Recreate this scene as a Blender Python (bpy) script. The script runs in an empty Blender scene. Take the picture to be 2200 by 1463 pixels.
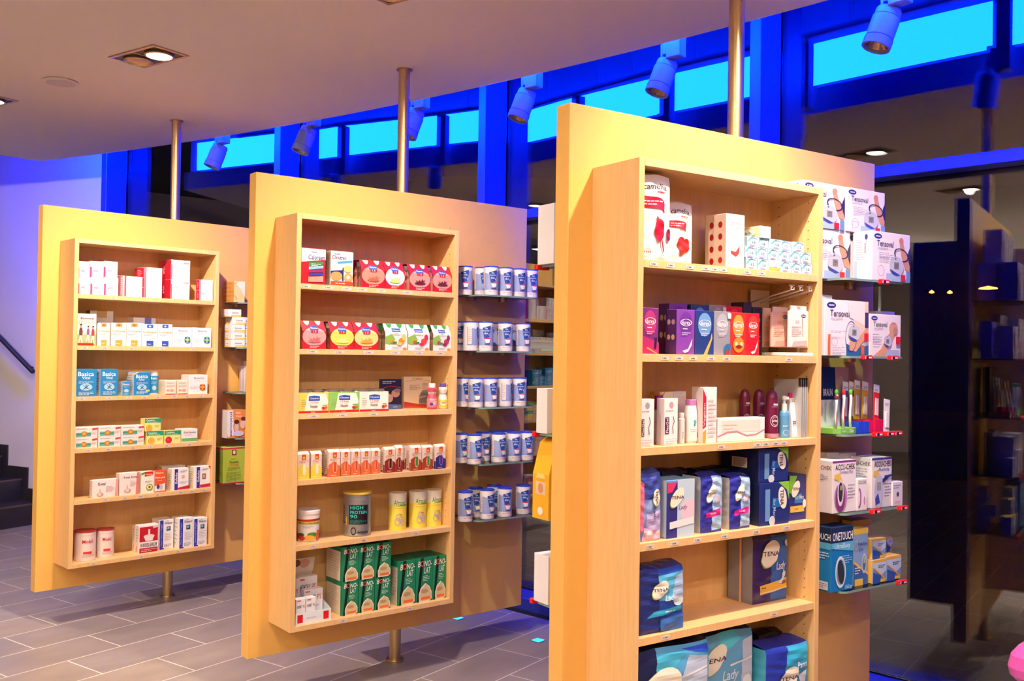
# Pharmacy display walls in front of a curved night window.
import bpy, bmesh, math, random
from mathutils import Matrix, Vector
random.seed(7)
C = bpy.context.scene.collection
PI = math.pi

# ------------------------------------------------------------------ camera
cam_d = bpy.data.cameras.new('camera'); cam = bpy.data.objects.new('camera', cam_d); C.objects.link(cam)
cam_d.sensor_width = 36.0; cam_d.lens = 2036.1 * 36.0 / 2200.0; cam_d.clip_end = 200
cam.matrix_world = Matrix.Translation((0, 0, 1.5297)) @ Matrix.Rotation(PI / 2 + 0.012708, 4, 'X') @ Matrix.Rotation(0.015237, 4, 'Z')
bpy.context.scene.camera = cam
# ------------------------------------------------------------------ world, exposure
w = bpy.data.worlds.new('night'); bpy.context.scene.world = w; w.use_nodes = True
w.node_tree.nodes['Background'].inputs[0].default_value = (0.004, 0.005, 0.012, 1)
w.node_tree.nodes['Background'].inputs[1].default_value = 0.6
vs = bpy.context.scene.view_settings
vs.view_transform = 'Standard'; vs.look = 'None'; vs.exposure = 0.0; vs.gamma = 1.0; vs.use_curve_mapping = False
try:
    cy = bpy.context.scene.cycles
    cy.use_denoising = True; cy.max_bounces = 8; cy.diffuse_bounces = 4; cy.glossy_bounces = 4; cy.transmission_bounces = 8
    cy.transparent_max_bounces = 12; cy.sample_clamp_indirect = 6; cy.caustics_reflective = False; cy.caustics_refractive = False
except Exception:
    pass
WARM = (1.0, 0.83, 0.66)
# recessed fixtures: (x, y, aim x, y, z, watt)
FIX = [(-1.77, 4.545, -1.85, 5.75, 0.7, 140), (-0.43, 3.63, -0.3, 4.6, 0.6, 92), (0.90, 2.71, 1.0, 3.25, 0.6, 125), (-3.05, 5.43, -3.4, 6.9, 0.2, 60),
       (-3.05, 3.15, -2.5, 5.0, 0.3, 52), (-1.75, 2.35, -1.0, 4.0, 0.3, 50), (-0.55, 1.55, 0.3, 2.8, 0.3, 56), (-4.35, 4.1, -4.4, 8.3, 1.0, 115),
       (2.05, 1.65, 2.1, 2.2, 0.6, 50), (0.6, 0.4, 1.2, 2.2, 0.3, 40), (-3.2, 0.8, -3.0, 2.4, 0.0, 130), (-1.3, -0.9, -1.0, 0.5, 0.0, 110), (1.2, -1.6, 1.4, -0.6, 0.0, 110)]
CEIL = 2.93
for k, (x, y, ax, ay, az, wt) in enumerate(FIX):
    ld = bpy.data.lights.new('recessed_spot_lamp', 'SPOT'); lo = bpy.data.objects.new('recessed_spot_lamp', ld); C.objects.link(lo)
    ld.energy = wt * 3.1; ld.color = WARM; ld.spot_size = math.radians(125); ld.spot_blend = 1.0; ld.shadow_soft_size = 0.035
    lo.location = (x + .06, y - .04, CEIL - 0.02)
    lo.rotation_euler = (Vector((ax, ay, az)) - lo.location).to_track_quat('-Z', 'Y').to_euler()

# added fill lamps: unseen bowls behind the viewer, put in to brighten the ceiling
FILL_BOWLS = [(-2.7, -1.2, 1.95), (.9, -1.6, 1.95), (-5.4, 1.6, 1.95), (-5.6, -2.6, 1.95), (3.6, -2.6, 1.95), (-2.4, -4.2, 1.95)]
for x, y, z in FILL_BOWLS:
    ld = bpy.data.lights.new('ceiling_fill_lamp', 'SPOT'); lo = bpy.data.objects.new('ceiling_fill_lamp', ld); C.objects.link(lo)
    ld.energy = 320; ld.color = WARM; ld.spot_size = math.radians(165); ld.spot_blend = .5; ld.shadow_soft_size = .12; lo.location = (x, y, z + .03); lo.rotation_euler = (PI, 0, 0)

# ------------------------------------------------------------------ colours and materials
def lin(h):
    o = []
    for i in (0, 2, 4):
        c = int(h[i:i + 2], 16) / 255; o.append(c / 12.92 if c <= 0.04045 else ((c + 0.055) / 1.055) ** 2.4)
    return (*o, 1)
_M = {}
def mat(h, rough=0.45, metal=0.0, name='coat', emit=0, spec=0.5):
    key = (h, rough, metal, emit, spec)
    if key in _M: return _M[key]
    m = bpy.data.materials.new(name + '_' + h); m.use_nodes = True; b = m.node_tree.nodes['Principled BSDF']
    b.inputs['Base Color'].default_value = lin(h); b.inputs['Roughness'].default_value = rough; b.inputs['Metallic'].default_value = metal
    b.inputs['Specular IOR Level'].default_value = spec
    if emit:
        b.inputs['Emission Color'].default_value = lin(h); b.inputs['Emission Strength'].default_value = emit
    _M[key] = m; return m
def nodes(name, rough=0.5):
    m = bpy.data.materials.new(name); m.use_nodes = True; nt = m.node_tree; b = nt.nodes['Principled BSDF']; b.inputs['Roughness'].default_value = rough
    return m, nt, b
def N(nt, t, **kw):
    n = nt.nodes.new(t)
    for k, v in kw.items(): setattr(n, k, v)
    return n
def noisecol(nt, b, c1, c2, scale, stretch=(1, 1, 1), detail=4, bump=0):
    tc = N(nt, 'ShaderNodeTexCoord'); mp = N(nt, 'ShaderNodeMapping'); mp.inputs['Scale'].default_value = stretch
    nz = N(nt, 'ShaderNodeTexNoise'); nz.inputs['Scale'].default_value = scale; nz.inputs['Detail'].default_value = detail
    cr = N(nt, 'ShaderNodeValToRGB'); cr.color_ramp.elements[0].color = c1; cr.color_ramp.elements[1].color = c2
    cr.color_ramp.elements[0].position = .3; cr.color_ramp.elements[1].position = .7
    L = nt.links.new; L(tc.outputs['Object'], mp.inputs[0]); L(mp.outputs[0], nz.inputs['Vector']); L(nz.outputs['Fac'], cr.inputs[0])
    if b: L(cr.outputs[0], b.inputs['Base Color'])
    if bump:
        bp = N(nt, 'ShaderNodeBump'); bp.inputs['Strength'].default_value = bump; bp.inputs['Distance'].default_value = .002
        L(nz.outputs['Fac'], bp.inputs['Height']); L(bp.outputs[0], b.inputs['Normal'])
    return cr
M_board, nt, b = nodes('yellow_laminate', .5); noisecol(nt, b, lin('EDB85E'), lin('EFBB62'), 30)
M_maple, nt, b = nodes('maple_veneer', .45); noisecol(nt, b, lin('E6B878'), lin('EDC388'), 6, (14, 14, .9))
M_wallW, nt, b = nodes('white_plaster', .85); noisecol(nt, b, lin('E4DCDA'), lin('E8E0DE'), 3)
M_wallC, nt, b = nodes('cream_plaster', .85); noisecol(nt, b, lin('E0B878'), lin('E4BE80'), 3)
M_ceil, nt, b = nodes('ceiling_paint', .9); noisecol(nt, b, lin('F2E8E0'), lin('F4EAE2'), 2)
M_stair, nt, b = nodes('dark_stair_tile', .35); noisecol(nt, b, lin('2A2628'), lin('343032'), 5)
M_steel, nt, b = nodes('brushed_steel', .36); noisecol(nt, b, lin('BFA274'), lin('D2B688'), 40, (1, 1, .05)); b.inputs['Metallic'].default_value = 1
M_metal = mat('C6CCD4', .5, 0, 'painted_metal')
M_frame = mat('1C3088', .45, 0, 'blue_frame')
M_dark = mat('15151A', .6, 0, 'dark_paint')
M_asph = mat('0C0C0E', .9, 0, 'asphalt')
def floor_mat():
    m, nt, b = nodes('slate_tile', .42); L = nt.links.new
    tc = N(nt, 'ShaderNodeTexCoord'); br = N(nt, 'ShaderNodeTexBrick'); br.offset = .5; br.offset_frequency = 2; br.squash = 1
    for k, v in {'Scale': 1.0, 'Mortar Size': .0034, 'Mortar Smooth': .1, 'Bias': 0.0, 'Brick Width': .576, 'Row Height': .30246}.items(): br.inputs[k].default_value = v
    br.inputs['Color1'].default_value = lin('918686'); br.inputs['Color2'].default_value = lin('A09186'); br.inputs['Mortar'].default_value = lin('E6DAD4')
    cr = noisecol(nt, None, lin('D8D8DC'), lin('FFFFFF'), 2.2, (1, 2.5, 1), 6)
    mx = N(nt, 'ShaderNodeMix', data_type='RGBA', blend_type='MULTIPLY'); mx.inputs['Factor'].default_value = .8
    L(tc.outputs['Object'], br.inputs['Vector']); L(br.outputs['Color'], mx.inputs[6]); L(cr.outputs[0], mx.inputs[7]); L(mx.outputs[2], b.inputs['Base Color'])
    bp = N(nt, 'ShaderNodeBump'); bp.inputs['Strength'].default_value = .3; bp.inputs['Distance'].default_value = .002; bp.invert = True
    L(br.outputs['Fac'], bp.inputs['Height']); L(bp.outputs[0], b.inputs['Normal'])
    return m
M_floor = floor_mat()
def glass_mat(name, col, rough=0.0, ior=1.5):
    m, nt, b = nodes(name, rough); b.inputs['Base Color'].default_value = col; b.inputs['Transmission Weight'].default_value = 1; b.inputs['IOR'].default_value = ior
    return m
M_glass = glass_mat('window_glass', (.93, .96, .97, 1), 0, 1.75)
def thin_glass(name, tint):
    m = bpy.data.materials.new(name); m.use_nodes = True; nt = m.node_tree; nt.nodes.clear(); L = nt.links.new
    o = N(nt, 'ShaderNodeOutputMaterial'); mx = N(nt, 'ShaderNodeMixShader'); tr = N(nt, 'ShaderNodeBsdfTransparent'); gl = N(nt, 'ShaderNodeBsdfGlossy'); fr = N(nt, 'ShaderNodeFresnel')
    tr.inputs[0].default_value = tint; gl.inputs['Roughness'].default_value = .03; fr.inputs[0].default_value = 1.5
    L(fr.outputs[0], mx.inputs[0]); L(tr.outputs[0], mx.inputs[1]); L(gl.outputs[0], mx.inputs[2]); L(mx.outputs[0], o.inputs[0]); return m
M_gshelf = thin_glass('shelf_glass', (.80, .93, .90, 1))
M_gedge = mat('7E9C94', .15, 0, 'glass_edge')
M_clear = glass_mat('clear_plastic', (1, 1, 1, 1), .05)
M_led = bpy.data.materials.new('blue_light'); M_led.use_nodes = True
_b = M_led.node_tree.nodes['Principled BSDF']; _b.inputs['Base Color'].default_value = (0, .1, .8, 1); _b.inputs['Emission Color'].default_value = (.0005, .017, 1, 1); _b.inputs['Emission Strength'].default_value = 480
M_lampw = mat('FFF6F2', .3, 0, 'lamp_glow', 14)

# ------------------------------------------------------------------ mesh helpers
class MB:
    def __init__(s): s.v = []; s.f = []; s.m = []; s.sm = []; s.mats = []
    def mi(s, m):
        if isinstance(m, str): m = mat(m)
        if m not in s.mats: s.mats.append(m)
        return s.mats.index(m)
    def add(s, vs, fs, m, smooth=False):
        o = len(s.v); k = s.mi(m); s.v += [tuple(p) for p in vs]
        for f in fs: s.f.append([i + o for i in f]); s.m.append(k); s.sm.append(smooth)
    def box(s, x0, y0, z0, x1, y1, z1, m, c=0.0, faces=None):
        # faces: dict of other materials by side, keys L R F K T B
        faces = faces or {}
        if x1 < x0: x0, x1 = x1, x0
        if y1 < y0: y0, y1 = y1, y0
        if z1 < z0: z0, z1 = z1, z0
        V = []
        for x, y, z, sx, sy, sz in [(x, y, z, 1 if x == x0 else -1, 1 if y == y0 else -1, 1 if z == z0 else -1) for x in (x0, x1) for y in (y0, y1) for z in (z0, z1)]:
            V += [(x, y + sy * c, z + sz * c), (x + sx * c, y, z + sz * c), (x + sx * c, y + sy * c, z)]
        q = lambda a, b, cc, d, k: [a * 3 + k, b * 3 + k, cc * 3 + k, d * 3 + k]
        # corner index = 4*ix+2*iy+iz
        Fs = {'L': q(0, 1, 3, 2, 0), 'R': q(4, 6, 7, 5, 0), 'F': q(0, 4, 5, 1, 1), 'K': q(2, 3, 7, 6, 1), 'B': q(0, 2, 6, 4, 2), 'T': q(1, 5, 7, 3, 2)}
        o = len(s.v); s.v += V
        for k, f in Fs.items(): s.f.append([i + o for i in f]); s.m.append(s.mi(faces.get(k, m))); s.sm.append(False)
        if c > 0:
            k = s.mi(m)
            E = []
            for ix in (0, 1):
                for iy in (0, 1): a, b2 = 4 * ix + 2 * iy, 4 * ix + 2 * iy + 1; E.append([a * 3, b2 * 3, b2 * 3 + 1, a * 3 + 1])
            for ix in (0, 1):
                for iz in (0, 1): a, b2 = 4 * ix + iz, 4 * ix + 2 + iz; E.append([a * 3, b2 * 3, b2 * 3 + 2, a * 3 + 2])
            for iy in (0, 1):
                for iz in (0, 1): a, b2 = 2 * iy + iz, 4 + 2 * iy + iz; E.append([a * 3 + 1, b2 * 3 + 1, b2 * 3 + 2, a * 3 + 2])
            for a in range(8): E.append([a * 3, a * 3 + 1, a * 3 + 2])
            for f in E: s.f.append([i + o for i in f]); s.m.append(k); s.sm.append(False)
    def prism(s, pts, z0, z1, m, ax='z', side=None):
        n = len(pts); T = {'z': lambda a, b, c: (a, b, c), 'y': lambda a, b, c: (a, c, b), 'x': lambda a, b, c: (c, a, b)}[ax]
        V = [T(a, b, z0) for a, b in pts] + [T(a, b, z1) for a, b in pts]
        s.add(V, [list(range(n))[::-1], list(range(n, 2 * n))], m)
        s.add(V, [[i, (i + 1) % n, n + (i + 1) % n, n + i] for i in range(n)], side or m)
    def lathe(s, prof, m, seg=32, cx=0, cy=0, mats=None, M=None):
        # prof: list of (r, z); every segment is smooth round the axis; sharp between segments
        for k in range(len(prof) - 1):
            (r0, z0), (r1, z1) = prof[k], prof[k + 1]
            V = []
            for r, z in ((r0, z0), (r1, z1)):
                for i in range(seg):
                    a = 2 * PI * i / seg; p = Vector((cx + r * math.cos(a), cy + r * math.sin(a), z)); V.append(M @ p if M else p)
            s.add(V, [[i, (i + 1) % seg, seg + (i + 1) % seg, seg + i] for i in range(seg)], (mats[k] if mats else m), True)
    def tube(s, pts, r, m, seg=8):
        pts = [Vector(p) for p in pts]; V = []; n = len(pts)
        for i, p in enumerate(pts):
            d = (pts[min(i + 1, n - 1)] - pts[max(i - 1, 0)]).normalized(); u = d.orthogonal().normalized() if abs(d.z) > .9 else d.cross(Vector((0, 0, 1))).normalized(); v = d.cross(u)
            V += [p + r * (math.cos(2 * PI * k / seg) * u + math.sin(2 * PI * k / seg) * v) for k in range(seg)]
        Fc = [[i * seg + k, i * seg + (k + 1) % seg, (i + 1) * seg + (k + 1) % seg, (i + 1) * seg + k] for i in range(n - 1) for k in range(seg)]
        s.add(V, Fc + [list(range(seg))[::-1], [(n - 1) * seg + k for k in range(seg)]], m, True)
    def art(s, fn, prims, grid=None, e=.0004, free=False):
        for k, p in enumerate(prims):
            kind, col = p[0], p[1]; V = []; F = []
            if kind == 'R': x0, y0, x1, y1 = p[2:]; V = [(x0, y0), (x1, y0), (x1, y1), (x0, y1)]; F = [[0, 1, 2, 3]]
            elif kind == 'P': V = list(p[2]); F = [list(range(len(V)))]
            elif kind == 'E':
                cx, cy2, rx, ry = p[2:6]; ro = math.radians(p[6]) if len(p) > 6 else 0; n = 20
                for i in range(n):
                    a = 2 * PI * i / n; x, y = rx * math.cos(a), ry * math.sin(a); V.append((cx + x * math.cos(ro) - y * math.sin(ro), cy2 + x * math.sin(ro) + y * math.cos(ro)))
                F = [list(range(n))]
            elif kind == 'O':   # ring
                cx, cy2, rx, ry, t = p[2:7]; ro = math.radians(p[7]) if len(p) > 7 else 0; n = 24
                for q in (1, 1 - t):
                    for i in range(n):
                        a = 2 * PI * i / n; x, y = q * rx * math.cos(a), q * ry * math.sin(a); V.append((cx + x * math.cos(ro) - y * math.sin(ro), cy2 + x * math.sin(ro) + y * math.cos(ro)))
                F = [[i, (i + 1) % n, n + (i + 1) % n, n + i] for i in range(n)]
            elif kind == 'L':   # rows of unreadable small print
                n, x0, y0, x1, y1 = p[2:]; st = (y1 - y0) / n
                for i in range(n):
                    a = x0; yy = y0 + i * st + st * .3
                    end = x1 - (x1 - x0) * (.0 if i % 3 else .3)
                    while a < end - 1e-6:
                        b2 = min(end, a + (x1 - x0) * random.uniform(.12, .3)); o = len(V)
                        V += [(a, yy), (b2, yy), (b2, yy + st * .38), (a, yy + st * .38)]; F.append([o, o + 1, o + 2, o + 3]); a = b2 + (x1 - x0) * .04
            elif kind == 'T':
                tx, x0, y0, x1, y1 = p[2:7]; ro = p[7] if len(p) > 7 else 0; sh = p[8] if len(p) > 8 else 0
                tv, tf = text2d(tx, sh); F = tf
                for a, b2 in tv:
                    if ro == 90: a, b2 = 1 - b2, a
                    elif ro == -90: a, b2 = b2, 1 - a
                    V.append((x0 + a * (x1 - x0), y0 + b2 * (y1 - y0)))
            out_ = any(q[0] < -1e-6 or q[0] > 1 + 1e-6 or q[1] < -1e-6 or q[1] > 1 + 1e-6 for q in V) and not free
            if (grid and kind != 'L') or out_:
                bm = bmesh.new(); vs = [bm.verts.new((a, b2, 0)) for a, b2 in V]
                for f in F:
                    try: bm.faces.new([vs[i] for i in f])
                    except ValueError: pass
                gu, gv = grid or (1, 1)
                for ax, n in ((0, gu), (1, gv)):
                    lo, hi = min(q[ax] for q in V), max(q[ax] for q in V)
                    for i in range(1, n):
                        if lo < i / n < hi:
                            co = Vector((0, 0, 0)); no = Vector((0, 0, 0)); co[ax] = i / n; no[ax] = 1
                            bmesh.ops.bisect_plane(bm, geom=bm.verts[:] + bm.edges[:] + bm.faces[:], plane_co=co, plane_no=no, dist=1e-6)
                if out_:
                    for ax in (0, 1):
                        for val, sg in ((0.0, -1), (1.0, 1)):
                            co = Vector((0, 0, 0)); no = Vector((0, 0, 0)); co[ax] = val; no[ax] = sg
                            bmesh.ops.bisect_plane(bm, geom=bm.verts[:] + bm.edges[:] + bm.faces[:], plane_co=co, plane_no=no, dist=1e-7, clear_outer=True)
                bm.verts.index_update(); V = [(q.co.x, q.co.y) for q in bm.verts]; F = [[q.index for q in f.verts] for f in bm.faces]; bm.free()
            s.add([fn(a, b2, (k + 1) * e) for a, b2 in V], F, col)
    def build(s, name, parent=None, loc=None, rot=None, link=True):
        me = bpy.data.meshes.new(name); me.from_pydata(s.v, [], s.f); me.update()
        for m in s.mats: me.materials.append(m)
        me.polygons.foreach_set('material_index', s.m); me.polygons.foreach_set('use_smooth', s.sm)
        o = bpy.data.objects.new(name, me)
        if link: C.objects.link(o)
        if parent: o.parent = parent
        if loc is not None: o.location = loc
        if rot is not None: o.rotation_euler = rot
        return o
_T = {}
def text2d(tx, sh=0):
    key = (tx, sh)
    if key in _T: return _T[key]
    cu = bpy.data.curves.new('t', 'FONT'); cu.body = tx; cu.shear = sh; cu.resolution_u = 2; cu.offset = .012
    ob = bpy.data.objects.new('t', cu); C.objects.link(ob)
    bpy.context.view_layer.update()
    me = bpy.data.meshes.new_from_object(ob.evaluated_get(bpy.context.evaluated_depsgraph_get()))
    V = [(v.co.x, v.co.y) for v in me.vertices]; F = [list(p.vertices) for p in me.polygons]
    x0, x1, y0, y1 = min(a for a, _ in V), max(a for a, _ in V), min(b2 for _, b2 in V), max(b2 for _, b2 in V)
    V = [((a - x0) / (x1 - x0), (b2 - y0) / (y1 - y0)) for a, b2 in V]
    bpy.data.objects.remove(ob); bpy.data.curves.remove(cu); bpy.data.meshes.remove(me)
    _T[key] = (V, F); return _T[key]
def tag(o, label, cat, group=None):
    o['label'] = label; o['category'] = cat
    if group: o['group'] = group
    return o
def struct(o): o['kind'] = 'structure'; return o
def empty(name, loc=(0, 0, 0), rz=0, parent=None):
    o = bpy.data.objects.new(name, None); C.objects.link(o); o.location = loc; o.rotation_euler = (0, 0, rz); o.parent = parent
    return o
def R(c, *a): return ('R', c) + a
def P(c, a): return ('P', c, a)
def E(c, *a): return ('E', c) + a
def O(c, *a): return ('O', c) + a
def T(c, *a): return ('T', c) + a
def L(c, *a): return ('L', c) + a

# ------------------------------------------------------------------ setting
MUL = [(-3.195, 7.754), (-1.583, 6.872), (-.0726, 5.951), (1.298, 4.715), (2.608, 3.405), (3.785, 1.975), (4.75, .4)]
ARC = (-11.4258, -8.6998, 17.7107)   # centre and radius of the ceiling edge
def arc(r, a): return (ARC[0] + r * math.cos(a), ARC[1] + r * math.sin(a))
A0 = math.atan2(7.183 - ARC[1], -3.603 - ARC[0]); A1 = A0 - 0.62
edge = [arc(ARC[2], A0 + (A1 - A0) * i / 48) for i in range(49)]
m = MB(); m.add([(-12, -8, 0), (8, -8, 0), (8, 12, 0), (-12, 12, 0)], [[0, 1, 2, 3]], M_floor)
fo = m.build('floor'); struct(fo)
fo.matrix_world = Matrix.Identity(4)
TA = 0.957239; org = Vector((-2.30188 + .288 * math.cos(TA), 4.38742 + .288 * math.sin(TA), 0))
mw = Matrix.Translation(org) @ Matrix.Rotation(TA, 4, 'Z'); inv = mw.inverted()
for v in fo.data.vertices: v.co = inv @ v.co
fo.matrix_world = mw
# lowered ceiling slab with its curved edge
cor = (edge[0][0] - .69 * 9, edge[0][1] - .72 * 9)
last = edge[-1]
poly = edge + [(last[0], -8), (-12, -8), (-12, cor[1])] + [cor]
m = MB(); m.prism(poly, CEIL, CEIL + .155, M_ceil, side=M_metal); struct(m.build('ceiling'))
m = MB(); m.add([(-12, -8, 3.75), (8, -8, 3.75), (8, 12, 3.75), (-12, 12, 3.75)], [[3, 2, 1, 0]], mat('5A5A60', .9)); struct(m.build('ceiling_upper'))
# recessed upstand behind the light strip
m = MB(); e2 = [arc(ARC[2] - .07, A0 + (A1 - A0) * i / 48) for i in range(49)]; V = [(x, y, z) for x, y in e2 for z in (CEIL + .15, 3.75)]
m.add(V, [[2 * i, 2 * i + 2, 2 * i + 3, 2 * i + 1] for i in range(48)], M_metal, True); struct(m.build('wall_upstand'))
m = MB(); r0, r1 = ARC[2] - .065, ARC[2] - .02
for i in range(48):
    pa = [A0 - .008 + (A1 - A0) * (i + t) / 48 for t in (0, 1)]
    q = [arc(r1, pa[0]), arc(r1, pa[1]), arc(r0, pa[1]), arc(r0, pa[0])]
    m.add([(x, y, CEIL + .165) for x, y in q] + [(x, y, CEIL + .165 + .24) for x, y in q], [[0, 1, 5, 4], [4, 5, 6, 7], [1, 0, 3, 2]], M_led)
tag(m.build('light_strip'), 'long glowing blue light strip along the curved ceiling edge', 'light strip')
# walls
def wall(name, pts, h, mt, t=.12, base=None, z0=0):
    m = MB(); P_ = []; Q_ = []
    for i, p in enumerate(pts):
        a = Vector(pts[max(i - 1, 0)]); b2 = Vector(pts[min(i + 1, len(pts) - 1)]); d = (b2 - a).normalized(); n = Vector((-d.y, d.x)); P_.append(p); Q_.append((p[0] + n.x * t, p[1] + n.y * t))
    m.prism(P_ + Q_[::-1], z0, h, mt); return struct(m.build(name))
fd = Vector((-.877, .48)); w0 = Vector(MUL[0]) + fd * .13
wl = [tuple(w0 + fd * 6), tuple(w0)]
wall('wall_left', wl[::-1], 3.75, M_wallW, -.15)
wall('wall_far_left', [tuple(w0 + fd * 6), (-9.5, 4), (-9.5, -6)], 3.75, M_wallW, -.12)
wall('wall_back', [(-9.5, -6), (7.2, -6)], 3.75, M_wallC, -.12)
wall('wall_right', [(7.2, -6), (4.98, -.1)], 3.75, M_wallC, -.12)
m = MB(); m.box(-40, 30, -.2, 60, 31, 14, mat('0A0A0C', .9)); struct(m.build('wall_opposite'))
# outside ground
m = MB(); m.box(-60, -10, -.25, 60, 90, -.12, M_asph); struct(m.build('ground_outside'))
for k in range(len(MUL) - 1):
    a, b2 = Vector(MUL[k]), Vector(MUL[k + 1]); d = b2 - a; Ln = d.length; d.normalize(); yaw = math.atan2(d.y, d.x); n = Vector((-d.y, d.x))
    we = empty('window_%d' % (k + 1), (a.x, a.y, 0), yaw); struct(we)
    m = MB(); m.box(.02, .0, .1, Ln - .02, .008, 3.72, M_glass); struct(m.build('window_pane', we))
    m = MB(); m.box(.02, .024, .1, Ln - .02, .032, 3.72, M_glass); struct(m.build('window_pane', we))
    m = MB(); m.box(.0, -.11, 2.335, Ln, -.01, 2.39, M_frame, .004); struct(m.build('window_transom', we))
    m = MB(); m.box(0, -.16, 0, Ln, .06, .09, M_frame, .004); m.box(0, -.17, 0, Ln, -.16, .02, M_dark); struct(m.build('window_sill', we))
    m = MB(); m.box(0, -.06, 3.55, Ln, .06, 3.75, M_frame, .004); struct(m.build('window_header', we))
    # mullion at the joint
    me_ = MB(); me_.box(-.03, -.2, .0, .03, -.005, 3.74, M_frame, .004); me_.box(-.012, -.02, .0, .012, .05, 3.74, M_dark)
    mo = me_.build('trim_%d' % (k + 1)); struct(mo); mo.location = (a.x, a.y, 0); mo.rotation_euler = (0, 0, yaw)
    if k == 0: m = MB(); m.box(-.16, -.1, 0, -.03, .06, 3.74, M_frame, .003); o = m.build('window_frame', we); struct(o)
# skirting and handrail on the left wall, staircase
def wl2(s, o, z):   # s along wall from the window, o into the room
    n = Vector((-.48, -.877)); p = w0 + fd * s + n * o; return (p.x, p.y, z)
st = empty('staircase', wl2(.75, .5, 0)); tag(st, 'dark tiled staircase climbing beside the lilac wall', 'staircase')
TR, RI = .29, .18
for i in range(8):
    s0 = .80 + i * TR; z1 = RI * (i + 1); m = MB()
    pts = [wl2(s0, .02, 0), wl2(s0 + (TR if i < 7 else .9), .02, 0), wl2(s0 + (TR if i < 7 else .9), 2.6, 0), wl2(s0, 2.6, 0)]
    m.prism([(p[0], p[1]) for p in pts], max(0, z1 - RI), z1, M_stair)
    nose = [wl2(s0 - .004, .02, 0), wl2(s0 + .012, .02, 0), wl2(s0 + .012, 2.6, 0), wl2(s0 - .004, 2.6, 0)]
    m.prism([(p[0], p[1]) for p in nose], z1 - .012, z1 + .002, mat('5A4A44', .4))
    for o_ in (.5, 1.1, 1.7, 2.3):
        j = [wl2(s0 - .001, o_, 0), wl2(s0 + .01, o_, 0), wl2(s0 + .01, o_ + .006, 0), wl2(s0 - .001, o_ + .006, 0)]
        m.prism([(p[0], p[1]) for p in j], z1 - RI, z1 - .012, mat('6A6062', .6))
    o = m.build('step'); o.parent = st; o.matrix_parent_inverse = Matrix.Translation(-st.location)
    m = MB(); a_, b_ = wl2(s0 - .06, .001, 0), wl2(s0 + TR - .06, .001, 0); c_, d_ = wl2(s0 + TR - .06, .014, 0), wl2(s0 - .06, .014, 0)
    m.prism([(p[0], p[1]) for p in (a_, b_, c_, d_)], max(0, z1 - RI), z1 + .1, M_stair); o = m.build('skirting'); o.parent = st; o.matrix_parent_inverse = Matrix.Translation(-st.location)
m = MB(); a_ = wl2(0, .001, 0); b_ = wl2(.74, .001, 0); c_ = wl2(.74, .014, 0); d_ = wl2(0, .014, 0)
m.prism([(p[0], p[1]) for p in (a_, b_, c_, d_)], 0, .1, M_stair); struct(m.build('baseboard_left'))
m = MB(); q0, q1 = wl2(.9, .07, 1.30), wl2(3.0, .07, 1.30 + 2.1 * .62); m.tube([q0, q1], .02, M_dark)
for s_ in (1.0, 1.9, 2.8): m.tube([wl2(s_, .0, 1.27 + (s_ - .9) * .62), wl2(s_, .07, 1.29 + (s_ - .9) * .62)], .008, M_dark)
tag(m.build('handrail'), 'dark sloping handrail on the lilac wall above the stairs', 'handrail')
# ------------------------------------------------------------------ ceiling fittings
def fixture(x, y, label, idx):
    t = empty('recessed_light', (x, y, CEIL), math.atan2(-.2, .294)); tag(t, label, 'ceiling light', 'recessed double spots in the ceiling')
    fr = MB(); a, b2 = .178, .1
    for x0, y0, x1, y1 in ((-a, -b2, a, -b2 + .018), (-a, b2 - .018, a, b2), (-a, -b2 + .018, -a + .018, b2 - .018), (a - .018, -b2 + .018, a, b2 - .018), (-.004, -b2 + .018, .004, b2 - .018)):
        fr.box(x0, y0, -.006, x1, y1, .0, M_steel, .001)
    fr.build('trim_frame', t)
    bx = MB(); bx.box(-a + .012, -b2 + .012, -.0025, a - .012, b2 - .012, -.001, mat('4A4440', .5)); bx.build('backing_plate', t)
    for sx, on in ((-.083, False), (.083, True)):
        h = MB(); h.lathe([(.068, -.003), (.07, -.014), (.063, -.018), (.05, -.010), (.0, -.008)], M_steel, 28, sx, 0); g = h.build('lamp_ring', t)
        if on:
            h = MB(); h.lathe([(.058, -.0165), (.03, -.0172), (.0, -.0175)], M_lampw, 24, sx, 0); h.build('bulb', g)
    return t
names = {0: 'square recessed ceiling light with one glowing lamp, above the stair-side display', 1: 'recessed ceiling light cut off by the top edge of the picture',
         3: 'recessed ceiling light cut off at the picture edge beside the loudspeaker grille'}
for k, f in enumerate(FIX):
    fixture(f[0], f[1], names.get(k, 'recessed double ceiling light outside the picture, %s in the hidden rows' % ('first second third fourth fifth sixth seventh eighth ninth tenth eleventh twelfth thirteenth'.split()[k])), k)
m = MB(); m.lathe([(.085, -.002), (.088, -.008), (.07, -.012), (.0, -.012)], mat('E6DAD2', .7), 36); m.art(lambda u, v, k: (u, v, -.0122 - k), free=True, prims=[O('B9AAA0', 0, 0, .07, .07, .04)] + [O('C9BCB2', 0, 0, r_, r_, .06) for r_ in (.055, .04, .025)])
o = m.build('ceiling_loudspeaker', None, (-2.41, 5.0, CEIL)); tag(o, 'round white loudspeaker grille flush in the ceiling', 'loudspeaker')
for k, (x, y) in enumerate([(-7.1, 4.4), (-7.6, 2.2)]):
    t = empty('linear_light', (x, y, CEIL - .002), .6); tag(t, 'long white linear ceiling light mirrored in the glass, ' + ('upper one' if k == 0 else 'lower one'), 'ceiling light', 'linear ceiling lights')
    m = MB(); m.box(-1.0, -.06, -.05, 1.0, .06, 0, M_metal, .004); m.build('light_body', t)
    m = MB(); m.box(-.98, -.05, -.056, .98, .05, -.05, mat('FFF8F0', .3, 0, 'tube', 9)); m.build('diffuser', t)
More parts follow.
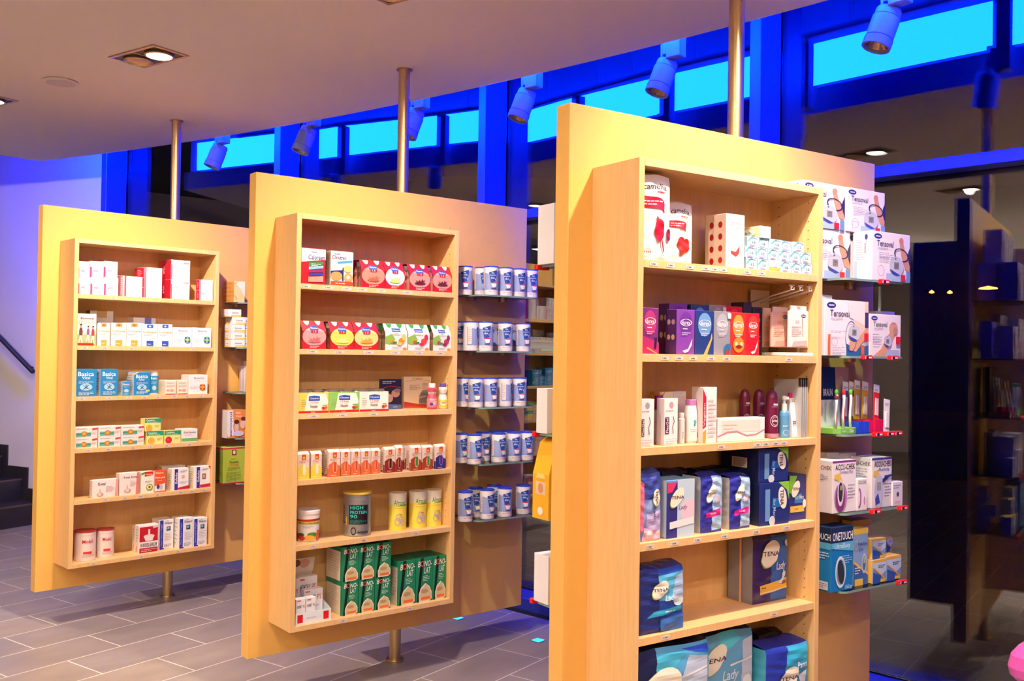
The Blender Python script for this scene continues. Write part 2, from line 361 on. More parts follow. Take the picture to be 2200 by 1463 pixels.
M_glow = mat('FFE2C0', .4, 0, 'fill_glow', 20)
pl_ = ['first', 'second', 'third', 'fourth', 'fifth', 'sixth']
for k, (x, y, z) in enumerate(FILL_BOWLS):  # bodies for the added ceiling fill lamps
    t = empty('added_fill_bowl', (x, y, z)); tag(t, pl_[k] + ' added fill bowl lighting the ceiling, out of view', 'pendant lamp', 'added fill bowls')
    m = MB(); m.lathe([(0, -.10), (.12, -.085), (.2, -.03), (.22, .03), (.215, .03), (.19, -.02), (.1, -.07), (0, -.08)], M_metal, 28); m.build('bowl', t)
    m = MB(); m.lathe([(0, .0), (.17, -.005)], M_glow, 24); m.build('fill_disc', t)
    m = MB(); m.tube([(0, 0, -.08), (0, 0, CEIL - z)], .006, M_metal); m.build('cord', t)
# track with six heads in the slot between ceiling edge and glass
HEADS = [(-2.035, 6.45), (-1.313, 5.906), (-.595, 5.44), (.038, 4.993), (.690, 4.451), (1.453, 3.745), (2.05, 3.0), (2.6, 2.1)]
m = MB(); rp = [(x + .07, y - .0, 3.30) for x, y in [(-2.9, 6.95)] + HEADS + [(3.2, 1.1)]]
for a, b2 in zip(rp, rp[1:]):
    d = Vector((b2[0] - a[0], b2[1] - a[1], 0)).normalized(); n = Vector((-d.y, d.x, 0)) * .018
    m.prism([(a[0] + n.x, a[1] + n.y), (b2[0] + n.x, b2[1] + n.y), (b2[0] - n.x, b2[1] - n.y), (a[0] - n.x, a[1] - n.y)], 3.285, 3.315, M_metal)
    for t_ in (.3, .7): m.tube([(a[0] + (b2[0] - a[0]) * t_, a[1] + (b2[1] - a[1]) * t_, 3.31), (a[0] + (b2[0] - a[0]) * t_, a[1] + (b2[1] - a[1]) * t_, 3.75)], .006, M_metal)
tag(m.build('track_rail'), 'thin lighting track hung in the slot beside the curved ceiling edge', 'lighting track')
hl = ['first track spotlight from the stairs, above the stair-side display', 'second track spotlight from the stairs, left of the upper middle pole', 'third track spotlight from the stairs, half hidden behind the middle pole',
      'fourth track spotlight from the stairs, above the gap beside the front display', 'fifth track spotlight from the stairs, beside the front pole', 'sixth track spotlight from the stairs, biggest, at the top edge',
      'seventh track spotlight, beyond the frame', 'eighth track spotlight, beyond the frame']
hl[1] = 'second track spotlight from the stairs, hanging before the first wide mullion'
M_head = mat('7A8CB8', .45, 0, 'spot_paint_blue_lit')  # grey heads, with the strip's blue light tinted into the paint
for k, (x, y) in enumerate(HEADS[:7]):
    yaw = math.atan2(*( (HEADS[k + 1][i] - HEADS[k][i]) for i in (1, 0)))
    t = empty('track_spotlight', (x, y, 2.84), yaw); tag(t, hl[k], 'spotlight', 'spotlights on the curved track')
    m = MB(); m.box(.035, -.03, .075, .11, .03, .445, M_head, .003); m.build('adapter_box', t)
    m = MB(); m.box(.005, -.012, .10, .035, .012, .20, M_head, .002); m.box(-.004, -.014, .055, .008, .014, .15, M_head, .002)
    m.build('arm', t)
    A = Vector((-.2, -.3, -1)).normalized(); Mx = Matrix.Translation((-.0, 0, 0)) @ A.to_track_quat('Z', 'Y').to_matrix().to_4x4()
    m = MB(); r = .054
    m.lathe([(.0, -.078), (r * .86, -.078), (r * .93, -.07), (r * .93, -.045), (r * .9, -.044), (r * .9, -.041), (r, -.04), (r, .045), (r * .95, .046), (r * .95, .05), (r * 1.04, .051), (r * 1.04, .085), (r * .9, .085), (r * .86, .07)], M_head, 32, 0, 0, None, Mx)
    m.build('lamp_housing', t)
    m = MB(); m.lathe([(r * .86, .072), (r * .6, .055), (r * .3, .035), (.0, .03)], mat('9A7C66', .25, .9), 28, 0, 0, None, Mx)
    for i in range(14):
        a = 2 * PI * i / 14; m.tube([Mx @ Vector((r * .8 * math.cos(a), r * .8 * math.sin(a), .069)), Mx @ Vector((r * .3 * math.cos(a), r * .3 * math.sin(a), .036))], .0018, mat('D8C4B0', .3, .8), 4)
    m.build('reflector', t)
# blue floor lights
for k, (x, y) in enumerate([(-.288, 5.4527), (.163, 5.054)]):
    t = empty('floor_light', (x, y, 0), .85); tag(t, ['small square blue light set in the floor under the middle display', 'small square blue light set in the floor beside the front display edge'][k], 'floor light', 'blue floor lights')
    m = MB(); m.box(-.03, -.03, 0, .03, .03, .004, M_steel, .001); m.build('trim_ring', t)
    m = MB(); m.box(-.024, -.024, .004, .024, .024, .0065, mat('1E7CFF', .2, 0, 'blue_lens', 5)); m.build('lens', t)
# street lamps outside
for k, (px, pz, wd, nm) in enumerate([(.438, .067, .08, 'small orange street lamp glowing outside, first of two beside each other'), (.457, .067, .08, 'small orange street lamp glowing outside, second of two beside each other'), (.497, .072, .28, 'wide orange street lamp glowing outside the dark window')]):
    D = 29.9; t = empty('street_lamp', (px * D, D, 0), 0); tag(t, nm, 'street lamp', 'street lamps outside')
    z = 1.53 + pz * D; m = MB(); m.box(-.03, -.3, z + .1, .03, .1, z + .16, M_dark); m.build('lamp_arm', t)
    m = MB(); m.lathe([(.0, z + .16), (wd * .9, z + .1), (wd, z + .06), (0, z + .04)], mat('FF8A3C', .4, 0, 'sodium', 6), 14); m.build('lamp_lens', t).location.y = -.3

# ------------------------------------------------------------------ display stands
PAN = [(-2.6165, 5.2566, 0.7864), (-1.1436, 4.186, 0.6736), (0.1693, 2.9422, 0.5982), (1.33, 1.60, .49)]
W, TH = 1.5554, .0689
DEP = .2193; S0, S1, ZT, ZB = .0948, .9497, 2.1181, .3133; BT = .023
SHZ = [1.815, 1.532, 1.251, .965, .683]
GLZ = [1.818, 1.536, 1.253, .970, .690]
def frame(i):
    x, y, a = PAN[i]; return Matrix.Translation((x, y, 0)) @ Matrix.Rotation(a, 4, 'Z')
TAGS = {0: [[.31], [.16, .27, .42, .6, .79], [.15, .3, .41, .5, .58, .68, .76, .85], [.19, .3, .44, .54, .64, .78], [.29, .4, .49, .59, .73, .8, .88], [.23, .5, .72]],
        1: [[.14, .25, .34, .42, .52, .66], [.18, .31, .46, .6, .73, .85], [.19, .33, .49], [], [.2, .45, .73], [.35, .7]],
        2: [[.16, .23, .31, .38, .42, .46, .57, .64], [.21, .27, .33, .41, .48, .78], [.46, .63, .67, .72, .76], [.16, .26, .36, .48, .63, .78], [.23, .72], []]}
def price(m, x, z, w, y):
    m.box(x - w / 2, y - .001, z - .0055, x + w / 2, y, z + .0055, mat('DCCFCB', .5))
    m.art(lambda u, v, k: (x - w / 2 + u * w, y - .001 - k, z - .0055 + v * .011), [T('6A6A74', '\u20ac', .18, .25, .3, .78), L('6A6A74', 1, .36, .1, .85, .95)], e=.0003)
def case(t, front, tags, ti):
    # front: -1 builds on the viewer's face, +1 on the rear face (turned by half a turn)
    Mt = Matrix.Identity(4) if front else Matrix.Translation((W, TH, 0)) @ Matrix.Rotation(PI, 4, 'Z')
    def bd(m, n, par=t):
        o = m.build(n, par)
        if par is t: o.matrix_local = Mt
        return o
    m = MB(); m.box(S0, -DEP, ZB, S0 + BT, 0, ZT, M_maple, .0008); bd(m, 'case_side')
    m = MB(); m.box(S1 - BT, -DEP, ZB, S1, 0, ZT, M_maple, .0008)
    if front:
        for zz in range(56):
            z = ZB + .06 + zz * .032
            for yy in (-.045, -.175): m.add([(S1 - BT - .0006, yy + .0025 * math.cos(a), z + .0025 * math.sin(a)) for a in [PI / 3 * q for q in range(6)]], [[0, 1, 2, 3, 4, 5]], '5A3414')
    bd(m, 'case_side')
    m = MB(); m.box(S0 + BT, -DEP, ZT - BT, S1 - BT, 0, ZT, M_maple, .0008); bd(m, 'case_top')
    m = MB(); m.box(S0 + BT, -DEP, ZB, S1 - BT, 0, ZB + BT, M_maple, .0008); o = bd(m, 'case_bottom')
    if front:
        for x in TAGS.get(ti, [[]] * 6)[5]: pm = MB(); price(pm, x, ZB + .011, .035, -DEP); pm.build('price_label', o)
    m = MB(); m.box(S0 + BT, -.006, ZB + BT, S1 - BT, 0, ZT - BT, M_maple); bd(m, 'case_back')
    for j, z in enumerate(SHZ):
        m = MB(); m.box(S0 + BT, -DEP + .003, z - .024, S1 - BT, -.006, z, M_maple, .0008); o = bd(m, 'shelf_board')
        if front:
            for x in TAGS.get(ti, [[]] * 6)[j]:
                pm = MB(); price(pm, x, z - .012, .05 if ti == 1 and j < 3 else .034, -DEP + .003); pm.build('price_label', o)
CLIPS = {0: [[], [.22], [], [.3], [.29]], 1: [[], [], [], [], []], 2: [[.22], [.12, .28], [.19, .26, .31], [.18, .35], [.35]]}
def glass_shelf(t, x0, x1, z, front, clips):
    Mt = Matrix.Identity(4) if front else Matrix.Translation((W, TH, 0)) @ Matrix.Rotation(PI, 4, 'Z')
    D = .20; rc = .035; pts = [(x0, 0)]
    for cx, a0 in ((x0 + rc, PI), (x1 - rc, PI * 1.5)):
        pts += [(cx + rc * math.cos(a0 + PI / 2 * i / 6), -D + rc + rc * math.sin(a0 + PI / 2 * i / 6)) for i in range(7)]
    pts += [(x1, 0)]
    m = MB(); m.prism(pts, z - .008, z, M_gshelf, side=M_gedge); o = m.build('glass_shelf', t); o.matrix_local = Mt
    for cx in (x0 + .08, x1 - .08):
        m = MB(); pr = [(cx + .028 * math.cos(PI + PI * i / 10), -.0 + .03 * math.sin(PI + PI * i / 10)) for i in range(11)]; m.prism(pr, z - .022, z - .0085, M_steel); m.build('shelf_bracket', o)
    for c in clips:
        m = MB(); xc = x0 + c; m.box(xc - .028, -D - .012, z - .014, xc + .028, -D + .004, z + .004, mat('E01822', .3), .003)
        m.art(lambda u, v, k: (xc - .028 + u * .056, -D - .012 - k, z - .014 + v * .018), [R('2A0A0C', .3, .2, .55, .8), T('FFFFFF', '\u20ac', .1, .2, .25, .8), L('FFFFFF', 1, .5, .1, .95, .95)])
        m.build('price_clip', o)
nmst = ['yellow display wall with maple shelves standing beside the staircase', 'middle yellow display wall with maple shelves between two poles', 'front yellow display wall with maple shelves, cropped by the bottom edge', 'yellow display wall beyond the frame, seen only mirrored in the glass']
for i in range(4):
    t = empty('display_stand'); t.matrix_world = frame(i); tag(t, nmst[i], 'display stand', 'yellow display walls on steel poles')
    m = MB(); m.box(0, 0, .1622, W, TH, 2.3127, M_board, .0015); m.build('board', t)
    for z0, z1 in ((0, .1622), (2.3127, CEIL)):
        m = MB(); m.lathe([(.0285, z0), (.0285, z1)], M_steel, 40, .78, TH / 2); po = m.build('pole', t)
        m = MB(); m.lathe([(.0, .012), (.043, .012), (.045, .009), (.045, 0)] if z0 == 0 else [(.0, CEIL - .005), (.04, CEIL - .005), (.04, CEIL)], M_steel, 40, .78, TH / 2); m.build('pole_flange', po)
    case(t, True, True, i); case(t, False, False, i)
    for j, z in enumerate(GLZ):
        glass_shelf(t, 1.105, 1.475, z, True, CLIPS.get(i, [[]] * 5)[j])
        if i == 2: glass_shelf(t, 1.105, 1.475, z + .008, False, [.35] if j in (0, 2, 4) else [])
# ------------------------------------------------------------------ goods
WH = 'F4F0F1'
def flower(cx, cy, r, c1, c2, c3):
    o = []
    for i in range(8):
        a = 2 * PI * i / 8; o.append(E(c1 if i % 2 else c2, cx + r * .62 * math.cos(a), cy + r * .62 * 1.0 * math.sin(a), r * .3, r * .3))
    return o + [E(c3, cx, cy, r * .42, r * .42)]
def tenaoval(cx, cy, rx, ry, ro=-28, tx=True, c='F3EEDD'):
    o = [E('8FA63C', cx - rx * .04, cy - ry * .05, rx * 1.04, ry * 1.04, ro), E(c, cx, cy, rx, ry, ro)]
    return o + ([T('3A1A34', 'TENA', cx - rx * .82, cy - ry * .2, cx + rx * .9, cy + ry * .22)] if tx else [])
def person(x, y, s, c, skin='D9A37C', hair='3A241C'):
    return [E(c, x, y, .09 * s, .16 * s), E(skin, x, y + .2 * s, .05 * s, .06 * s), E(hair, x, y + .235 * s, .052 * s, .03 * s), P('E8E0D8', [(x - .06 * s, y - .1 * s), (x + .05 * s, y - .1 * s), (x + .1 * s, y - .4 * s), (x + .03 * s, y - .4 * s), (x - .01 * s, y - .2 * s), (x - .1 * s, y - .38 * s), (x - .14 * s, y - .36 * s)])]
def monitor(cx, cy, r):
    return [E('C9C9DA', cx, cy, r, r * 1.08, 15), P('3B47A8', [(cx - r * .95, cy - r * .35), (cx - r * .5, cy - r * .55), (cx + r * .5, cy - r * .95), (cx, cy - r * 1.08), (cx - r * .6, cy - r * .85)]), R('8C8A80', cx - r * .38, cy - r * .3, cx + r * .32, cy + r * .42), L('4A4A50', 3, cx - r * .25, cy - r * .2, cx + r * .2, cy + r * .3), E('6A6A9A', cx - r * .2, cy + r * .85, r * .12, r * .08)]
def tens(n, sub='comfort'):
    o = [E('2A2C86', .15, .9, .1, .055), R('C8CCEC', .09, .885, .21, .912), T('4A4668', 'Tensoval', .12, .7, .55, .82), T('A9A4B8', sub, .14, .64, .4, .69)]
    if n == 1:
        o += [P('D79A78', [(.7, .84), (.8, .84), (.84, .7), (.99, .35), (.98, .22), (.86, .28), (.74, .6)]), E('D98C6C', .75, .85, .06, .07), P('2B2A5A', [(.93, .62), (1, .78), (1, .3), (.95, .42)]),
              O('2E2A4A', .75, .56, .2, .13, .14, -18), R('A9C0E4', .35, 0, .85, .16)] + monitor(.62, .32, .19) + [O('B9A0B0', .2, .2, .09, .11, .1), R('E0242C', .72, .02, .84, .15), R('6F93C8', .86, .0, .97, .22), L('A8A4B4', 4, .14, .44, .5, .58)]
    elif n == 2:
        o += [P('EFCDB8', [(.55, 1), (.98, 1), (.98, .3), (.75, .22), (.62, .1), (.5, .2), (.7, .4)]), P('F2E4E6', [(.5, 1), (.55, .7), (.9, .55), (.9, 1)]), P('2F6496', [(.48, 0), (.99, 0), (.99, .2), (.7, .14), (.48, .22)]), P('D9A27C', [(.55, .1), (.7, .08), (.97, .4), (.97, .55), (.7, .28), (.55, .26)]),
              R('3A3870', .9, .52, .98, .8), O('3A3870', .58, .35, .13, .28, .06)] + monitor(.65, .42, .14) + [R('E0242C', .87, .28, .97, .42), R('D8643C', .8, .03, .87, .2), R('E06A2A', .05, 0, .1, .38), O('B9A0B0', .19, .25, .07, .08, .1), L('A8A4B4', 5, .14, .02, .42, .16), L('A8A4B4', 2, .1, .4, .42, .45)]
    else:
        o += [R('A9C0E4', .45, 0, .95, .16), P('D9A27C', [(.1, 0), (.48, 0), (.6, .25), (.78, .5), (.72, .62), (.55, .5), (.35, .18)]), E('DDA884', .74, .68, .14, .15), E('C98A66', .8, .62, .07, .09), R('C98A66', .68, .77, .8, .8)] + monitor(.55, .36, .13) + [R('E0242C', .8, .3, .95, .48), L('A8A4B4', 4, .06, .3, .34, .55)]
    return o
def bono():
    return [P('0E1412', [(.28, 1), (.46, 1), (.2, 0), (.06, 0)]), T('F4F1EA', 'B', .1, .8, .26, .93, 0, .15), T('F0502A', 'O', .27, .8, .46, .94, 0, .1), T('F4F1EA', 'NO-', .48, .8, .95, .93, 0, .15), T('F4F1EA', 'LAT', .48, .64, .86, .78, 0, .15),
            L('D8E8DA', 4, .42, .46, .8, .6), P('F0E9D4', [(.18, .0), (.16, .18), (.28, .32), (.55, .42), (.8, .34), (.95, .2), (.95, .05), (.8, 0)]), P('D6C193', [(.22, .02), (.2, .17), (.32, .3), (.5, .36), (.6, .42), (.66, .37), (.84, .28), (.92, .16), (.9, .03)]), E('B89A68', .5, .24, .22, .05), R('F07030', .3, .05, .85, .11)]
def basica(t2):
    return [T('F4F6FA', 'Basica', .12, .74, .86, .9), T('D8ECF8', t2, .3, .63, .68, .73), L('BFE0F4', 3, .15, .46, .85, .57), E('A9D2EE', .5, .34, .3, .13), P('2A6A9C', [(.3, .44), (.48, .36), (.66, .44), (.54, .33), (.7, .24), (.5, .3), (.32, .23), (.46, .34)]), E('2A6A9C', .5, .41, .03, .025), L('D8ECF8', 3, .15, .04, .85, .18)]
def iro(c, c2):
    return [R(c, .3, .83, .72, .98), E('8A6A2A' if c[0] != '2' else 'BFD4F4', .5, .9, .08, .04), T('C9A62A', 'Irobiase', .06, .6, .94, .7), L('B8B0C4', 2, .1, .48, .8, .56), R(c2, .28, .03, .74, .26), L('F8F4E8', 1, .34, .08, .68, .14)]
def clin(bg, ac, dark):
    return [E(bg, .5, .44, .5, .33), R(dark, 0, 0, 1, .14), P('2A4FA8', [(.32, .64), (.68, .64), (.68, .8), (.5, .84), (.32, .8)]), T('F4F2F8', 'Clinutren', .35, .71, .65, .77), R('D01828', .36, .57, .64, .66), T('F8F2F2', '1.5', .43, .585, .57, .645),
            P(ac, [(.25, .42), (.38, .3), (.62, .3), (.78, .44), (.66, .38), (.6, .46), (.54, .34), (.48, .42), (.4, .34)]), E(ac, .5, .28, .26, .05), L('F8E8E8', 2, .3, .03, .7, .12)]
def clinw(a, b2):
    return [R('E8E2E6', 0, 0, 1, .14), P('8FB84A', [(0, .5), (.3, .62), (.45, .4), (.2, .2), (0, .25)]), P('2A4FA8', [(.32, .68), (.7, .68), (.7, .82), (.32, .82)]), T('F4F2F8', 'Clinutren', .35, .72, .66, .78), R('F0EDF2', .34, .59, .68, .68), L('8AAA6A', 1, .4, .61, .62, .66), E(a, .72, .36, .14, .11), E(b2, .82, .5, .09, .12), E(a, .3, .32, .1, .07), R('3E8A3A', .3, .26, .5, .33), E(b2, .62, .25, .12, .06), L('6A6A9A', 2, .3, .03, .7, .12), E('F08A4A', .85, .05, .1, .06)]
def soup(c):
    return [R(c, 0, .1, 1, 1), P('F6F2E8', [(.2, .12), (.8, .12), (1, .5), (.9, .95), (.3, .95)]), P('2A4FA8', [(.33, .6), (.7, .6), (.7, .82), (.51, .86), (.33, .82)]), T('F4F2F8', 'Clinutren', .36, .68, .67, .77), R('F4EEEE', .34, .46, .68, .6), T('D02828', '1.5 Soup', .37, .48, .65, .58), T('4A3A4A', 'Nestl\u00e9', .38, .27, .62, .4), E('D02020', .82, .24, .06, .07), E('E8742A', .9, .28, .06, .05), R('3E9A3A', .78, .36, .92, .4), R('C81E1E', 0, 0, 1, .11), L('F8E8D0', 1, .4, .02, .6, .09), L('A8A490', 4, .08, .3, .24, .7)]
def durex(e1, prod, extra):
    return [E(e1, .5, .68, .36, .27), T('F2EEF6', 'durex', .26, .66, .74, .76), O('F2EEF6', .5, .71, .32, .08, .12), L('EDE6F2', 1, .32, .54, .7, .6), L('D8D0E4', 2, .28, .42, .74, .5)] + extra
SHELL = [P('F0DDE4', [(.3, .08), (.6, .12), (.85, .36), (.8, .2), (.62, .06), (.42, .03)])]
def accu(c, dev):
    return [R(c, 0, .96, 1, 1), T('3A2A3A', 'ACCU-CHEK', .12, .82, .95, .93), T('8A6A9A' if c[0] == '8' else '5A6ABA', dev, .3, .73, .85, .81), P('F0C85A', [(.08, .74), (.3, .76), (.42, .6), (.2, .62), (.06, .66)])]
BAG = 'bag'
def spec(k):
    """front art, left side art, base, side, top colours of a printed carton"""
    D = {
    'cream': ('F2ECEF', 'E8D4DC', 'DCD6DC', [R('D2CCD4', 0, .66, 1, 1), R('DE2A72', 0, .02, .1, .64), P('F0A8C4', [(.1, .02), (.24, .02), (.16, .62), (.1, .62)]), T('A85A90', 'erbo', .26, .36, .6, .5), L('C8A8BC', 1, .4, .2, .7, .28)], []),
    'erbo': (WH, 'D81C3E', WH, [R('E0306A', 0, 0, .05, 1), T('B48AA8', 'erbo', .12, .6, .45, .76), L('D8C8D4', 1, .2, .4, .42, .5)], [R('F0A0B8', .85, 0, 1, 1), L('F4D8DC', 4, .3, .2, .7, .8)]),
    'erbot': (WH, 'D81C3E', 'D8D2D8', [R('E2DCE2', 0, .76, 1, 1), R('E83A6A', 0, 0, .05, .76), T('B48AA8', 'erbo', .1, .56, .4, .68), L('D8C8D4', 1, .2, .42, .42, .5), T('C8486A', 'erbo', .66, .82, .94, .9)], [R('B81434', .3, 0, .55, 1), T('F4D8DC', 'erbo', .35, .3, .5, .7, 90)]),
    'pinkslim': ('F0C4C8', 'D88A94', 'F4DCDC', [R('C87880', .0, 0, .5, 1), L('F8ECEC', 8, .1, .1, .4, .9)], []),
    'sport': ('EDE4DA', 'D8C8B0', 'C8D8A8', [R('A8B878', 0, .02, 1, .35), T('3A3236', 'Bioloctra', .2, .82, .85, .9), T('C4B8B0', 'SPORT', .08, .68, .86, .8)] + person(.22, .42, 1.0, '6A4238') + person(.58, .42, .8, '7A5AA0') + person(.82, .4, .85, 'C83A3A') + [R('D0241E', .05, .0, .85, .08)], []),
    'hiara': ('F0EAE4', '6A3A20', 'E4DAD0', [R('C8A060', .3, .8, .72, 1), T('5A3418', 'hiara', .3, .58, .98, .68), L('8A6A4A', 2, .3, .4, .9, .5)], []),
    'irog': (WH, 'EFEAE4', WH, iro('B8914A', 'C9A044'), [L('D8C890', 5, .2, .2, .8, .8)]),
    'irob': (WH, 'EFEAF0', WH, iro('2A62C8', '2A4FB8'), [L('A8B8E0', 5, .2, .2, .8, .8)]),
    'irolid': (WH, 'E8E2DC', 'F0ECEA', [R('5A6AB8', .5, .7, .8, 1), L('C8B060', 2, .1, .1, .7, .5)], []),
    'biob': (WH, 'EDEAF0', WH, [T('6A6480', 'Bioloctra', .3, .78, .75, .88), L('D8A8C0', 1, .3, .66, .7, .72), L('D4D0DC', 4, .06, .2, .5, .42)] + flower(.76, .38, .2, '2A5AA8', '6ABAC8', 'B8C83A'), []),
    'bioo': (WH, 'E8DCDC', WH, [T('8A84A0', 'Bioloctra', .28, .78, .8, .88), L('E0B8C8', 1, .3, .66, .7, .72), L('D4D0DC', 3, .08, .25, .5, .42)] + flower(.72, .36, .19, 'C83A2A', 'E8923A', 'C8B83A'), []),
    'basica': ('1E86C8', 'E8E4EC', '3A96D0', basica('Vital'), [L('A8A0B8', 8, .2, .1, .8, .9)]),
    'basicb': ('1E86C8', 'E4E0E8', 'E8E2E4', [P('F0E08A', [(0, .88), (.3, 1), (.18, 1), (0, .95)])] + basica('Pulver') + [R('F0D070', .72, .16, .98, .24)], [L('A8A0B8', 8, .2, .1, .8, .9)]),
    'basics': ('2A8ECC', 'EAE4E8', 'EAE4E8', [T('F4F6FA', 'Basica', .1, .72, .9, .86), L('BFE0F4', 2, .2, .56, .8, .66), E('A9D2EE', .5, .34, .32, .12), L('D8ECF8', 2, .2, .05, .8, .16)], [L('B8B0C0', 4, .2, .2, .8, .8)]),
    'calc': ('F6E4D6', 'F2D8B8', 'F4E0CC', [T('D07848', 'Calcium', .1, .76, .8, .88), L('C8A08A', 3, .1, .5, .9, .68), E('D8B090', .62, .3, .2, .1), T('B0304A', '20', .1, .24, .38, .36), R('B8244A', 0, .0, .95, .07)], []),
    'hymo': ('F2E6E4', 'EAD8D4', 'F4ECEA', [T('6A7A8A', 'Hymobion', .08, .76, .55, .9), R('6AB0A0', .06, .12, .7, .5), R('2E8E86', .06, .3, .7, .4), O('C8742A', .4, .38, .13, .24, .3), E('E8A83A', .4, .38, .08, .15), P('D83A3A', [(.75, .72), (.98, .78), (.98, .92), (.75, .86)]), L('B8A8A8', 2, .72, .3, .96, .6)], []),
    'cvit': ('F6E78C', 'F0DE80', 'F4EC9C', [R('1E9A78', 0, .66, 1, 1), T('F0FAF0', 'Cetebion', .08, .8, .6, .94), T('D8F090', 'Direkt', .1, .68, .8, .78, 0, .2), E('F0A83A', .26, .26, .2, .26), O('F8D070', .26, .26, .14, .18, .2), L('B8B070', 2, .6, .3, .9, .5)], []),
    'cviti': ('F6E78C', 'F0DE80', 'F4EC9C', [R('1E9A78', 0, .66, 1, 1), T('F0FAF0', 'Cetebion', .08, .8, .6, .94), T('D8F090', 'Direkt', .1, .68, .8, .78, 0, .2), E('C81E3A', .24, .26, .2, .28), E('E04A5A', .2, .3, .07, .1), L('B8B070', 2, .6, .3, .9, .5)], []),
    'zink': ('F0EAEA', 'E8E0DE', 'F2EEEE', [R('6AB86A', 0, .06, 1, .3), T('6A6470', 'Zink-Sandoz', .12, .68, .9, .82), L('D88A9A', 1, .2, .52, .8, .6), R('E8F0E0', 0, .3, 1, .36)], []),
    'kwai': ('F6E6E4', 'F0D8D4', 'F6EEEC', [P('E8A094', [(.86, 0), (1, 0), (1, 1), (.92, 1)]), T('3A3450', 'Kwai', .22, .68, .5, .86), E('C8A494', .3, .18, .13, .12), E('E8D4C4', .28, .2, .07, .09), P('C8B090', [(.27, .28), (.3, .28), (.32, .5), (.27, .45)]), L('C8B4B8', 4, .52, .3, .84, .66)], []),
    'kwaif': ('F6E4E0', 'EED4CE', 'F6EEEC', [P('DE7A6A', [(.84, 0), (1, 0), (1, 1), (.9, 1)]), T('3A3450', 'Kwai forte', .22, .76, .9, .86), E('C8A494', .42, .2, .18, .1), E('E8D4C4', .4, .22, .1, .07), P('C8B090', [(.38, .28), (.42, .28), (.44, .45), (.38, .42)]), L('C8B4B8', 4, .54, .4, .86, .66)], []),
    'avoc': ('F2EEE4', 'E8E0D0', 'F0ECE4', [P('D02A20', [(.25, .78), (.9, .82), (.95, 1), (.3, 1)]), T('F8E8A0', 'Hametum', .34, .84, .86, .92), P('6A8A2A', [(0, .86), (.3, .92), (.3, 1), (0, .96)]), L('6A5A3A', 2, .3, .5, .8, .58), E('8AA83A', .64, .28, .27, .16), E('F0E8B0', .62, .29, .2, .11), E('8A5A2A', .63, .29, .09, .06)], []),
    'herz': ('EC5A24', 'F4EEE8', 'D8482A', [P('F4ECE8', [(0, .02), (.9, .02), (.9, .4), (0, .3)]), T('F8ECD8', 'Weissdorn', .05, .86, .75, .95), T('FFF4E0', 'Herz plus', .05, .62, .9, .74), L('F8C8A0', 1, .2, .52, .8, .58), E('3A4A9A', .3, .26, .14, .1), E('C8B8D8', .55, .24, .14, .1), R('E86A2A', 0, 0, .9, .06)], []),
    'redbrown': ('EEE6DE', 'C8A878', 'F0E8E0', [R('4A3A8A', .25, .1, .42, .9), R('8A2430', .0, .0, 1, .16), L('A89890', 3, .5, .3, .9, .7)], []),
    'gelenk': ('F4F0F2', 'F0E4CC', 'F6F2F4', [R('33309A', .16, .02, .36, .98), T('F4F0F8', 'Gelenke', .19, .3, .33, .82, 90), L('8A84A8', 2, .5, .8, .9, .9), E('D8B898', .66, .62, .1, .07), P('C8243A', [(.36, .04), (1, .04), (1, .2), (.36, .12)]), L('C8C0CC', 2, .46, .3, .9, .42)], [L('C8B890', 6, .2, .2, .8, .8)]),
    'gelenkb': ('F4F0F2', 'F0E4CC', 'F6F2F4', [R('33309A', .16, .02, .36, .98), T('F4F0F8', 'Gelenke', .19, .3, .33, .82, 90), L('8A84A8', 2, .5, .8, .9, .9), R('7A5A40', .5, .42, .72, .66), R('D8B090', .55, .46, .67, .62), P('C8243A', [(.85, 1), (1, 1), (1, .85)]), P('C8243A', [(.36, .04), (1, .04), (1, .2), (.36, .16)])], [L('C8B890', 6, .2, .2, .8, .8)]),
    'kiesel': ('F4EEF0', 'EEE0D8', 'F4EEEC', [R('C4182A', .02, .42, .96, .94), R('C4182A', .02, .03, .96, .2), T('2A2428', 'KIESELERDE', .08, .24, .92, .36), E('F0DCDC', .5, .6, .28, .07), P('F4E8E4', [(.24, .6), (.76, .6), (.68, .44), (.32, .44)]), R('F0DCDC', .45, .6, .55, .85), L('F0C8C8', 2, .1, .06, .9, .17), P('E8D0D0', [(.7, .86), (.96, .9), (.96, .98), (.7, .94)])], [P('F0742A', [(.3, .05), (.5, .05), (.5, .3), (.3, .2)]), L('B8A8A8', 5, .3, .4, .7, .9)]),
    'silapur': ('F2F0F4', 'EEE8E4', 'F4F2F4', [R('2A2EA8', .04, .06, .28, .98), P('2A2EA8', [(.04, .0), (.34, .0), (.34, .04), (.04, .07)]), T('B8B8E8', 'Haut Haare Nagel', .09, .12, .22, .85, 90), T('4A3A78', 'Silapur', .36, .82, .94, .92), L('6A6A7A', 1, .5, .93, .7, .97), R('2A2A3A', .5, .62, .78, .76), E('6AB8D8', .62, .7, .1, .05), L('C8C4D4', 5, .38, .28, .9, .56), L('6A6AB0', 3, .34, .06, .84, .18)], [L('C8C0C8', 6, .2, .1, .8, .9)]),
    'kraft': ('F0C88A', 'D89A50', 'EEC890', [P('F6E2D0', [(.1, 1), (1, 1), (1, .3)]), P('C8843A', [(0, .88), (.35, 1), (.42, 1), (0, .84)]), P('B8803A', [(.0, .3), (.25, .12), (.28, .15), (0, .36)]), L('F8D8A8', 3, .4, .4, .9, .7)], [L('C88A44', 5, .1, .0, .9, 1)]),
